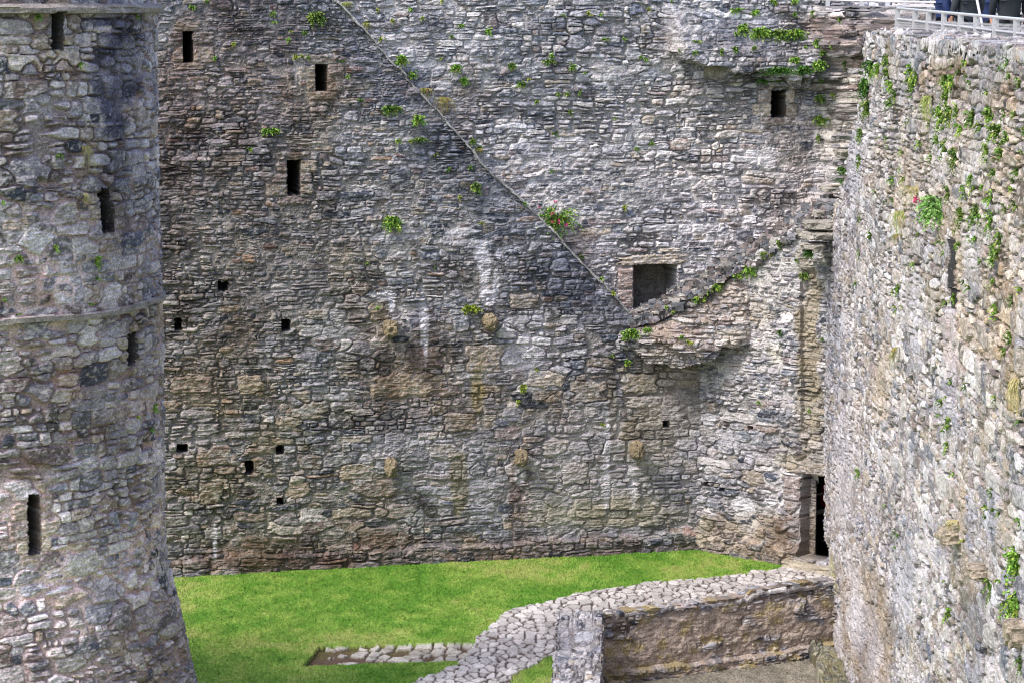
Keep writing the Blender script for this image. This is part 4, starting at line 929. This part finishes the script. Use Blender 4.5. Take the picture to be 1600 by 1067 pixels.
# ================================================================== PLANTS
def leafy(name, c, nrm, w_, h_, d_, n, leaf, greens, seed, label, group, hang=.3, flowers=0, droop=False, parent=None, root=True, mat=None):
    """a tuft: many small bent leaves springing from one root on the wall"""
    rr = np.random.RandomState(seed); V = []; C = []; F = []
    nrm = np.array([nrm[0], nrm[1], 0.]); nrm /= np.linalg.norm(nrm) + 1e-9; tan = np.array([-nrm[1], nrm[0], 0.])
    nfr = max(3, n // 9)
    for f in range(nfr):
        a = rr.uniform(-1, 1); b = rr.uniform(-1, 1)
        if a * a + b * b > 1.1: a *= .6; b *= .6
        tip = tan * a * w_ / 2 + np.array([0, 0, b * h_ / 2]) + nrm * d_ * rr.uniform(.3, 1.)
        base = tan * a * w_ * .12 + np.array([0, 0, b * h_ * .1])
        g = np.array(greens[rr.randint(len(greens))]) * rr.uniform(.7, 1.3)
        m = 9
        for q in range(m):
            t = (q + .6) / m; p = base + (tip - base) * t + np.array([0, 0, .12 * h_ * math.sin(t * 3.1) - hang * h_ * t * t * .3]); dirv = rr.normal(0, 1, 3); dirv /= np.linalg.norm(dirv); sd_ = rr.normal(0, 1, 3); sd_ -= dirv * np.dot(sd_, dirv); sd_ /= np.linalg.norm(sd_)
            L = leaf * rr.uniform(.6, 1.3) * (1 - .4 * t); k = len(V)
            V += [p - dirv * L * .5, p + sd_ * L * .35, p + dirv * L * .6, p - sd_ * L * .35]; C += [g * rr.uniform(.8, 1.25)] * 4; F.append((k, k + 1, k + 2, k + 3))
    loc = np.array(c)
    o = mesh_np(name, np.array(V), np.array(F), MLEAF, np.array(C), None); o.location = tuple(loc)
    tag(o, label, 'plant', group)
    for f in range(flowers):
        V = []; F = []; C = []
        p0 = tan * rr.uniform(-.45, .5) * w_ + nrm * d_ * rr.uniform(.8, 1.1) + np.array([0, 0, rr.uniform(-.15, .5) * h_])
        for q in range(14):
            p = p0 + rr.normal(0, .014, 3); d1 = rr.normal(0, .016, 3); d2 = rr.normal(0, .016, 3); k = len(V); V += [p, p + d1, p + d1 + d2, p + d2]; C += [np.array([.55, .05, .18]) * rr.uniform(.7, 1.3)] * 4; F.append((k, k + 1, k + 2, k + 3))
        fo = mesh_np('flower_head', np.array(V), np.array(F), MLEAF, np.array(C), None); fo.parent = o
    return o
def drytuft(c, nrm, w_, h_, n, cols, seed, label, group, up=.4):
    rr = np.random.RandomState(seed); V = []; F = []; C = []
    nrm = np.array([nrm[0], nrm[1], 0.]); nrm /= np.linalg.norm(nrm) + 1e-9; tan = np.array([-nrm[1], nrm[0], 0.])
    for i in range(n):
        a = np.clip(rr.normal(0, .5), -1.2, 1.2); L = h_ * rr.uniform(.15, 1.) ** .8; bnd = rr.normal(0, .25); g = np.array(cols[rr.randint(len(cols))]) * rr.uniform(.7, 1.3); prev = tan * a * .12 * w_; wd = .006; pts = []
        for q in range(4):
            t = q / 3; pts.append(tan * (a * (.12 + .45 * t) + bnd * t * t) * w_ + nrm * .14 * math.sin(t * 2.2) * rr.uniform(.7, 1.2) + np.array([0, 0, L * (up * t - 1.25 * t * t * (1 if up < 1 else .2))]))
        for q in range(3):
            k = len(V); s = tan * wd * (1 - q / 3.2); V += [pts[q] - s, pts[q] + s, pts[q + 1] + s * .7, pts[q + 1] - s * .7]; C += [g] * 4; F.append((k, k + 1, k + 2, k + 3))
    o = mesh_np('grass_tuft', np.array(V), np.array(F), MLEAF, np.array(C), None); o.location = tuple(c); tag(o, label, 'grass tuft', group); return o
BR = [(.15, .29, .04), (.22, .38, .07), (.09, .20, .03), (.26, .34, .06)]; MIDG = [(.09, .18, .03), (.14, .24, .045), (.20, .26, .06), (.06, .12, .025)]; YEL = [(.30, .34, .05), (.22, .30, .04)]; DK = [(.04, .11, .02), (.07, .16, .025)]
bpy.context.view_layer.update(); dg = bpy.context.evaluated_depsgraph_get()
TRANS = []
def put(px, py, wpx, hpx, pal, label, group=None, fl=0, dens=1., kind='fern', dry=None, name='fern'):
    l, n_, ob = cast(px, py)
    if l is None or (ob and ob.get('kind') == 'structure'): return
    sc_ = l.y / FPX * 1.02
    if px > 1290 and py > 60 and l.y < 54: nn = np.array([-.75, -.65])
    elif px < 262: nn = np.array([l.x - TC[0], l.y - TC[1]])
    else: nn = np.array([PA.n[0], PA.n[1]])
    W, Hh = wpx * sc_ * 1.2, hpx * sc_ * 1.2
    if px > 1356: W *= 1.3
    seed = int(px * 7 + py * 13) % 9973
    if dry: return drytuft(l, nn, W, Hh, int(34 * dens), dry, seed, label, group)
    n = int(max(30, min(1100, W * Hh * 3800 * dens)))
    return leafy(name, l, nn, W, Hh, min(.35, .10 + .25 * min(W, Hh)), n, max(.035, min(.07, .16 * min(W, Hh) + .02)), pal, seed, label, group, flowers=fl)
GB = 'green plants growing on the back wall'; GR = 'ferns rooted in the pale right wall'; GT = 'weeds growing on the round tower'
# --- big, individually described
put(869, 345, 74, 50, BR, 'large bright green valerian bush with pink flowers on the diagonal scar', None, 6, 1.8, name='flowering_bush')
put(612, 350, 30, 26, BR, 'lone bright green fern clump in the middle of the wall, left of the flowering bush', GB)
put(625, 96, 22, 18, BR, 'bright green tuft perched on the upper part of the diagonal scar', GB)
put(645, 118, 18, 12, BR, 'flat green tuft on the scar just below the bright perched one', GB)
put(611, 173, 32, 16, MIDG, 'wide mid green fern left of the scar, upper of the pair', GB)
put(653, 189, 22, 18, BR, 'round green fern beside the scar, lower of the pair', GB)
put(655, 219, 34, 9, MIDG, 'thin horizontal strip of green weed under the two ferns by the scar', GB)
put(743, 294, 16, 20, MIDG, 'upright green fern below the scar, above the white lime marks', GB)
put(735, 483, 32, 16, YEL, 'yellow-green weed on the wall beside the right stone corbel', GB)
put(816, 606, 14, 14, YEL, 'yellow-green weed above its twin in the lower middle of the wall', GB)
put(809, 628, 10, 10, YEL, 'small yellow-green weed, lowest one in the middle of the wall', GB)
put(420, 206, 30, 14, BR, 'green fern between the left and upper middle windows', GB)
put(493, 30, 28, 22, MIDG, 'leafy green patch near the top, left of the start of the scar', GB)
put(738, 222, 12, 14, MIDG, 'small fern where the scar passes the dark stones, upper one', GB)
put(746, 232, 14, 10, MIDG, 'small fern on the scar with a dry edge, lower one', GB)
put(908, 402, 12, 10, MIDG, 'small green fern on the scar below the flowering bush', GB)
put(712, 107, 18, 16, BR, 'fern on the upper wall right of the scar, upper of two', GB)
put(725, 127, 16, 14, BR, 'fern on the upper wall right of the scar, lower of two', GB)
put(799, 104, 14, 14, MIDG, 'single fern on the upper wall, left of the fern row', GB)
put(813, 133, 18, 14, MIDG, 'darker fern below the row on the upper wall', GB)
put(858, 98, 22, 12, MIDG, 'fern in the upper row, left end', GB); put(893, 106, 16, 12, MIDG, 'fern in the upper row, right end', GB); put(862, 88, 12, 9, BR, 'small fern on top of the upper row', GB)
put(763, 50, 14, 12, BR, 'bright fern high on the upper wall', GB)
put(983, 522, 32, 16, BR, 'bright green plants on the lip of the broken overhang', GB); put(1010, 517, 18, 12, BR, 'bright green sprig right of the plants on the overhang lip', GB)
put(1170, 424, 26, 18, BR, 'biggest green fern on the right arm of the V', GB); put(1150, 433, 20, 10, BR, 'green fern left of the biggest one on the right arm', GB)
put(1118, 450, 18, 14, BR, 'green fern halfway up the right arm of the V', GB); put(1091, 467, 24, 12, BR, 'flat green fern low on the right arm of the V', GB)
put(1042, 480, 10, 8, BR, 'small green fern under the big square window, left', GB); put(1052, 488, 9, 8, BR, 'small green fern under the big square window, right', GB)
put(1192, 398, 12, 12, MIDG, 'small fern high on the right arm', GB); put(1218, 382, 16, 14, MIDG, 'fern near the top of the right arm', GB)
put(979, 567, 12, 14, BR, 'small bright fern on the underside of the broken overhang', GB); put(1075, 534, 14, 9, YEL, 'yellow-green sprig on the middle of the overhang', GB)
put(1254, 432, 18, 14, MIDG, 'fern under the corbels in the corner, right one', GB); put(1243, 408, 9, 10, MIDG, 'fern under the corbels in the corner, left one', GB); put(1262, 397, 18, 16, DK, 'dark fern in the shade under the corner corbels', GB)
put(1185, 628, 12, 8, BR, 'tiny fern on the angled wall', GB); put(1218, 520, 12, 10, DK, 'small dark green fern on the angled wall above the big stones', GB)
put(1185, 53, 34, 20, BR, 'leafy fern row above the ledge, left clump', GB); put(1212, 56, 44, 20, MIDG, 'leafy fern row above the ledge, middle clump', GB); put(1242, 55, 34, 18, BR, 'leafy fern row above the ledge, right clump', GB)
put(1160, 46, 20, 18, BR, 'rounded fern at the left end of the row above the ledge', GB); put(1150, 54, 14, 8, BR, 'low sprig at the left end of the row above the ledge', GB)
put(1215, 112, 60, 14, DK, 'dark green strip of ferns tucked below the ledge', GB); put(1200, 128, 60, 8, DK, 'dark green fringe under the lower ledge above the slit window', GB); put(1255, 112, 26, 18, DK, 'dark ferns at the right end of the ledge', GB)
put(1278, 103, 24, 18, BR, 'bright fern at the right end of the ledge', GB); put(1241, 95, 20, 12, BR, 'bright fern on the ledge edge, above the dark strip', GB); put(1287, 127, 24, 9, MIDG, 'flat fern just below the bright one at the ledge end', GB)
put(1282, 189, 28, 16, BR, 'bushy bright fern right of the slit window', GB); put(1280, 155, 18, 16, MIDG, 'fern above the bushy one right of the slit window', GB); put(1277, 216, 9, 14, MIDG, 'small fern below the bushy one right of the slit window', GB)
put(1148, 79, 12, 12, MIDG, 'small fern on the ledge face, second from the left', GB); put(1126, 83, 9, 14, MIDG, 'upright fern on the ledge face', GB); put(1177, 77, 12, 10, MIDG, 'small fern on the ledge face under the fern row', GB); put(1088, 66, 20, 8, MIDG, 'thin fern on the left part of the ledge', GB)
put(1322, 100, 24, 8, MIDG, 'fern strip under the short ledge by the corner', GB); put(1285, 85, 16, 12, MIDG, 'fern beside the short ledge by the corner', GB); put(1322, 108, 12, 12, MIDG, 'fern hanging below the short ledge by the corner', GB)
put(1276, 68, 16, 14, BR, 'fern above the short ledge by the corner', GB); put(1268, 22, 9, 12, BR, 'fern high up below the rear railing, left', GB); put(1310, 33, 8, 10, BR, 'fern high up below the rear railing, right', GB)
put(1150, 18, 26, 10, BR, 'fern at the top of the wall above the ledge, left', GB); put(1179, 21, 14, 12, BR, 'fern at the top of the wall above the ledge, middle', GB); put(1208, 4, 14, 10, BR, 'fern touching the top edge, left of two', GB); put(1240, 4, 14, 10, BR, 'fern touching the top edge, right of two', GB)
put(1362, 108, 18, 26, DK, 'dark fern at the top of the corner, beside the pale wall', GR); put(1354, 140, 22, 34, DK, 'big dark fern hanging over the corner corbels', GR); put(1356, 172, 16, 34, MIDG, 'hanging fern below the big dark one at the corner', GR); put(1346, 212, 12, 30, MIDG, 'narrow hanging fern on the corner corbels', GR)
put(1321, 268, 26, 14, DK, 'dark fern between two yellowish corbel slabs', GR); put(1315, 284, 20, 9, DK, 'thin dark fern on the lowest yellowish corbel slab', GR); put(1344, 255, 12, 26, MIDG, 'narrow fern beside the yellowish corbel slabs', GR)
# tiny ones
tiny = [(252, 48), (335, 92), (365, 70), (300, 12), (322, 4), (425, 22), (427, 35), (455, 50), (475, 52), (450, 63), (462, 90), (472, 88), (390, 235), (480, 90), (533, 97), (572, 38), (595, 62), (590, 17), (612, 34), (544, 120), (563, 158), (622, 222), (680, 243), (573, 412), (680, 419), (590, 481), (838, 576), (940, 663), (734, 262), (700, 265), (718, 310), (752, 350), (640, 222), (820, 318), (1010, 96), (1000, 90), (975, 62), (945, 62), (915, 115), (825, 125), (870, 148), (885, 148), (905, 145), (690, 92), (705, 58), (660, 30), (640, 15), (866, 210), (862, 268), (975, 325), (1018, 226), (995, 234), (958, 185), (890, 177), (838, 160), (720, 42), (880, 25), (920, 22), (938, 23), (690, 3), (1050, 3), (1013, 15), (938, 437), (958, 458), (1065, 527), (1130, 445), (1108, 458), (1205, 400), (955, 556), (1285, 530), (1263, 642), (1085, 83), (1062, 80), (1240, 25), (1300, 150), (1258, 75), (1298, 75)]
for (x, y) in tiny:
    where = 'left of the diagonal scar' if (y > np.interp(x, sx_, sy_) and x < 985) else ('on the pale upper wall right of the scar' if x < 1040 else 'around the corner and the right arm of the V')
    put(x, y, random.uniform(8, 13), random.uniform(6, 10), random.choice([BR, MIDG, YEL]), 'tiny green weed sprouting between stones ' + where, 'tiny weeds ' + where, name='weed')
# tower
for (x, y, a, b, pal, lab) in [(57, 27, 12, 16, BR, 'green weed beside the top slit of the round tower'), (125, 102, 12, 14, BR, 'green weed below the top slit sill of the round tower'), (213, 25, 8, 12, BR, 'green weed under the tower cornice near its right side'), (90, 245, 16, 12, MIDG, 'green weed left of the hanging dry grass on the tower'),
                             (150, 410, 13, 26, BR, 'tall bright weed on the tower above the string course'), (27, 405, 16, 14, BR, 'green weed on the tower left edge beside a large pale stone'), (86, 388, 10, 20, BR, 'green weed beside the large pale stone of the tower'), (150, 436, 10, 8, BR, 'small weed just under the tall bright one on the tower'), (140, 476, 14, 6, BR, 'flat weed on the tower string course'),
                             (239, 638, 12, 18, BR, 'bright weed at the tower right edge, upper of the lower group'), (214, 652, 8, 9, YEL, 'yellowish weed near the tower right edge'), (234, 672, 9, 12, BR, 'bright weed at the tower right edge, lowest'), (4, 317, 10, 10, BR, 'weed on the far left edge of the tower'), (8, 470, 10, 8, BR, 'weed on the far left end of the string course'), (28, 492, 12, 6, MIDG, 'dull weed lying along the string course')]:
    put(x, y, a, b, pal, lab, GT, name='weed')
DRY = [(.42, .36, .18), (.36, .28, .14), (.30, .30, .10)]
put(128, 228, 22, 52, None, 'hanging tuft of dry straw-coloured grass on the tower', GT, dry=DRY); put(126, 302, 10, 22, None, 'smaller hanging dry tuft below the first on the tower', GT, dry=DRY)
RB = [(.36, .22, .09), (.26, .24, .07), (.16, .2, .04)]
put(690, 152, 24, 34, None, 'russet dry grass hanging over the diagonal scar', None, dry=RB, dens=2); put(663, 138, 24, 22, None, 'green and brown grass on the scar above the russet tuft', None, dry=RB, dens=1.5); put(540, 4, 18, 16, None, 'yellow-green grass at the top end of the scar', None, dry=[(.3, .34, .08)]); put(570, 36, 12, 14, None, 'yellowish grass a little below the top of the scar', None, dry=[(.34, .33, .1)])
put(748, 232, 14, 12, None, 'dry orange grass on the scar below the two small ferns', None, dry=RB)
# --- right wall
put(1466, 330, 48, 46, [(.14, .30, .07), (.22, .38, .12)], 'pale green bushy plant with a pink flower, biggest plant on the pale wall', GR, 0, 1.6)
put(1438, 313, 8, 8, BR, 'single pink flower beside the biggest plant on the pale wall', GR, 3, .5, name='flower')
put(1456, 150, 16, 44, None, 'long drooping green and straw grass high on the pale wall', GR, dry=[(.30, .32, .10), (.2, .28, .06)], dens=2)
put(1434, 292, 40, 30, None, 'wide dry grass tuft above the pink flower', GR, dry=DRY, dens=2); put(1411, 330, 20, 40, None, 'drooping dry grass left of the biggest plant', GR, dry=[(.34, .26, .12), (.2, .28, .06)], dens=2); put(1408, 366, 12, 20, None, 'small rusty tuft under the drooping dry grass', GR, dry=RB)
put(1405, 542, 9, 36, None, 'rusty brown tuft alone in the middle of the pale wall', GR, dry=RB, dens=1.5); put(1594, 590, 16, 60, None, 'long brown grass hanging at the right edge', GR, dry=DRY, dens=2)
put(1590, 880, 26, 60, BR, 'large bright fern at the right edge, upper', GR); put(1588, 950, 26, 60, BR, 'large bright fern at the right edge, lower', GR); put(1547, 925, 10, 50, MIDG, 'long green fern hanging below the middle corbel', GR)
put(1496, 812, 26, 22, None, 'straw grass on top of the upper corbel', GR, dry=DRY, dens=1.5); put(1486, 960, 14, 24, BR, 'small fern below the upper corbel', GR); put(1342, 740, 9, 22, BR, 'single fern low on the far part of the pale wall', GR); put(1595, 1040, 10, 40, MIDG, 'fern at the bottom right corner', GR); put(1508, 845, 7, 14, YEL, 'yellow weed hanging from the upper corbel', GR)
rr = random.Random(5)
cl = [(1390, 120, 14, 20), (1398, 150, 10, 26), (1425, 130, 14, 40), (1478, 150, 14, 60), (1490, 130, 12, 36), (1470, 190, 14, 40), (1485, 180, 16, 34), (1522, 185, 16, 34), (1550, 185, 16, 36), (1560, 210, 18, 34), (1575, 220, 14, 26), (1480, 240, 14, 40), (1495, 250, 14, 44), (1465, 220, 10, 26), (1543, 240, 10, 30), (1565, 245, 10, 24), (1502, 205, 12, 24), (1530, 200, 8, 26), (1595, 130, 9, 20), (1510, 98, 8, 16), (1518, 135, 8, 20), (1575, 100, 8, 24), (1392, 165, 10, 20), (1375, 110, 12, 26), (1385, 215, 6, 20), (1375, 218, 6, 16), (1398, 280, 10, 18), (1412, 283, 8, 14), (1396, 312, 6, 12), (1437, 365, 6, 16), (1345, 345, 8, 16), (1505, 335, 14, 40), (1530, 335, 16, 30), (1525, 372, 9, 20), (1548, 310, 14, 26), (1550, 350, 12, 40), (1565, 375, 12, 40), (1555, 395, 10, 26), (1470, 375, 6, 16), (1427, 415, 8, 16), (1345, 400, 6, 16), (1362, 368, 8, 22), (1405, 455, 10, 20), (1395, 458, 6, 12), (1558, 490, 9, 40), (1554, 440, 7, 20), (1580, 470, 8, 26), (1595, 452, 8, 16), (1517, 450, 7, 16), (1492, 470, 9, 22), (1535, 408, 7, 14), (1580, 535, 10, 26), (1568, 550, 8, 24), (1487, 597, 8, 20), (1485, 655, 10, 22), (1480, 668, 8, 14), (1482, 700, 9, 20), (1556, 622, 7, 20), (1595, 660, 7, 18), (1550, 775, 7, 14), (1560, 800, 7, 16), (1593, 820, 9, 20), (1563, 905, 7, 16), (1565, 960, 7, 30), (1490, 740, 6, 14), (1370, 300, 5, 14), (1440, 230, 8, 16), (1600, 210, 10, 24), (1590, 270, 10, 20), (1520, 275, 8, 20), (1510, 300, 8, 24), (1535, 290, 7, 14), (1500, 385, 7, 20), (1420, 190, 6, 14), (1410, 240, 6, 16), (1450, 345, 9, 16), (1480, 300, 10, 26), (1457, 250, 7, 18), (1542, 150, 8, 14), (1585, 300, 8, 24), (1572, 330, 8, 24), (1480, 820, 5, 10), (1386, 790, 5, 10), (1398, 830, 5, 8)]
for i_ in range(75):
    x0_, y0_, a0_, b0_ = cl[rr.randrange(100)]
    cl.append((min(1597, x0_ + rr.gauss(0, 9)), y0_ + rr.gauss(0, 26), a0_ * rr.uniform(.5, .9), b0_ * rr.uniform(.5, 1.)))
for (x, y, a, b) in cl:
    if y < 95: continue
    where = 'the upper' if y < 230 else ('the middle' if y < 480 else 'the lower')
    put(x + rr.uniform(-2, 2), y + rr.uniform(-3, 3), a, b, rr.choice([BR, MIDG, MIDG]), 'small green fern trailing down ' + where + ' part of the pale right wall', 'small ferns on ' + where + ' part of the pale right wall')
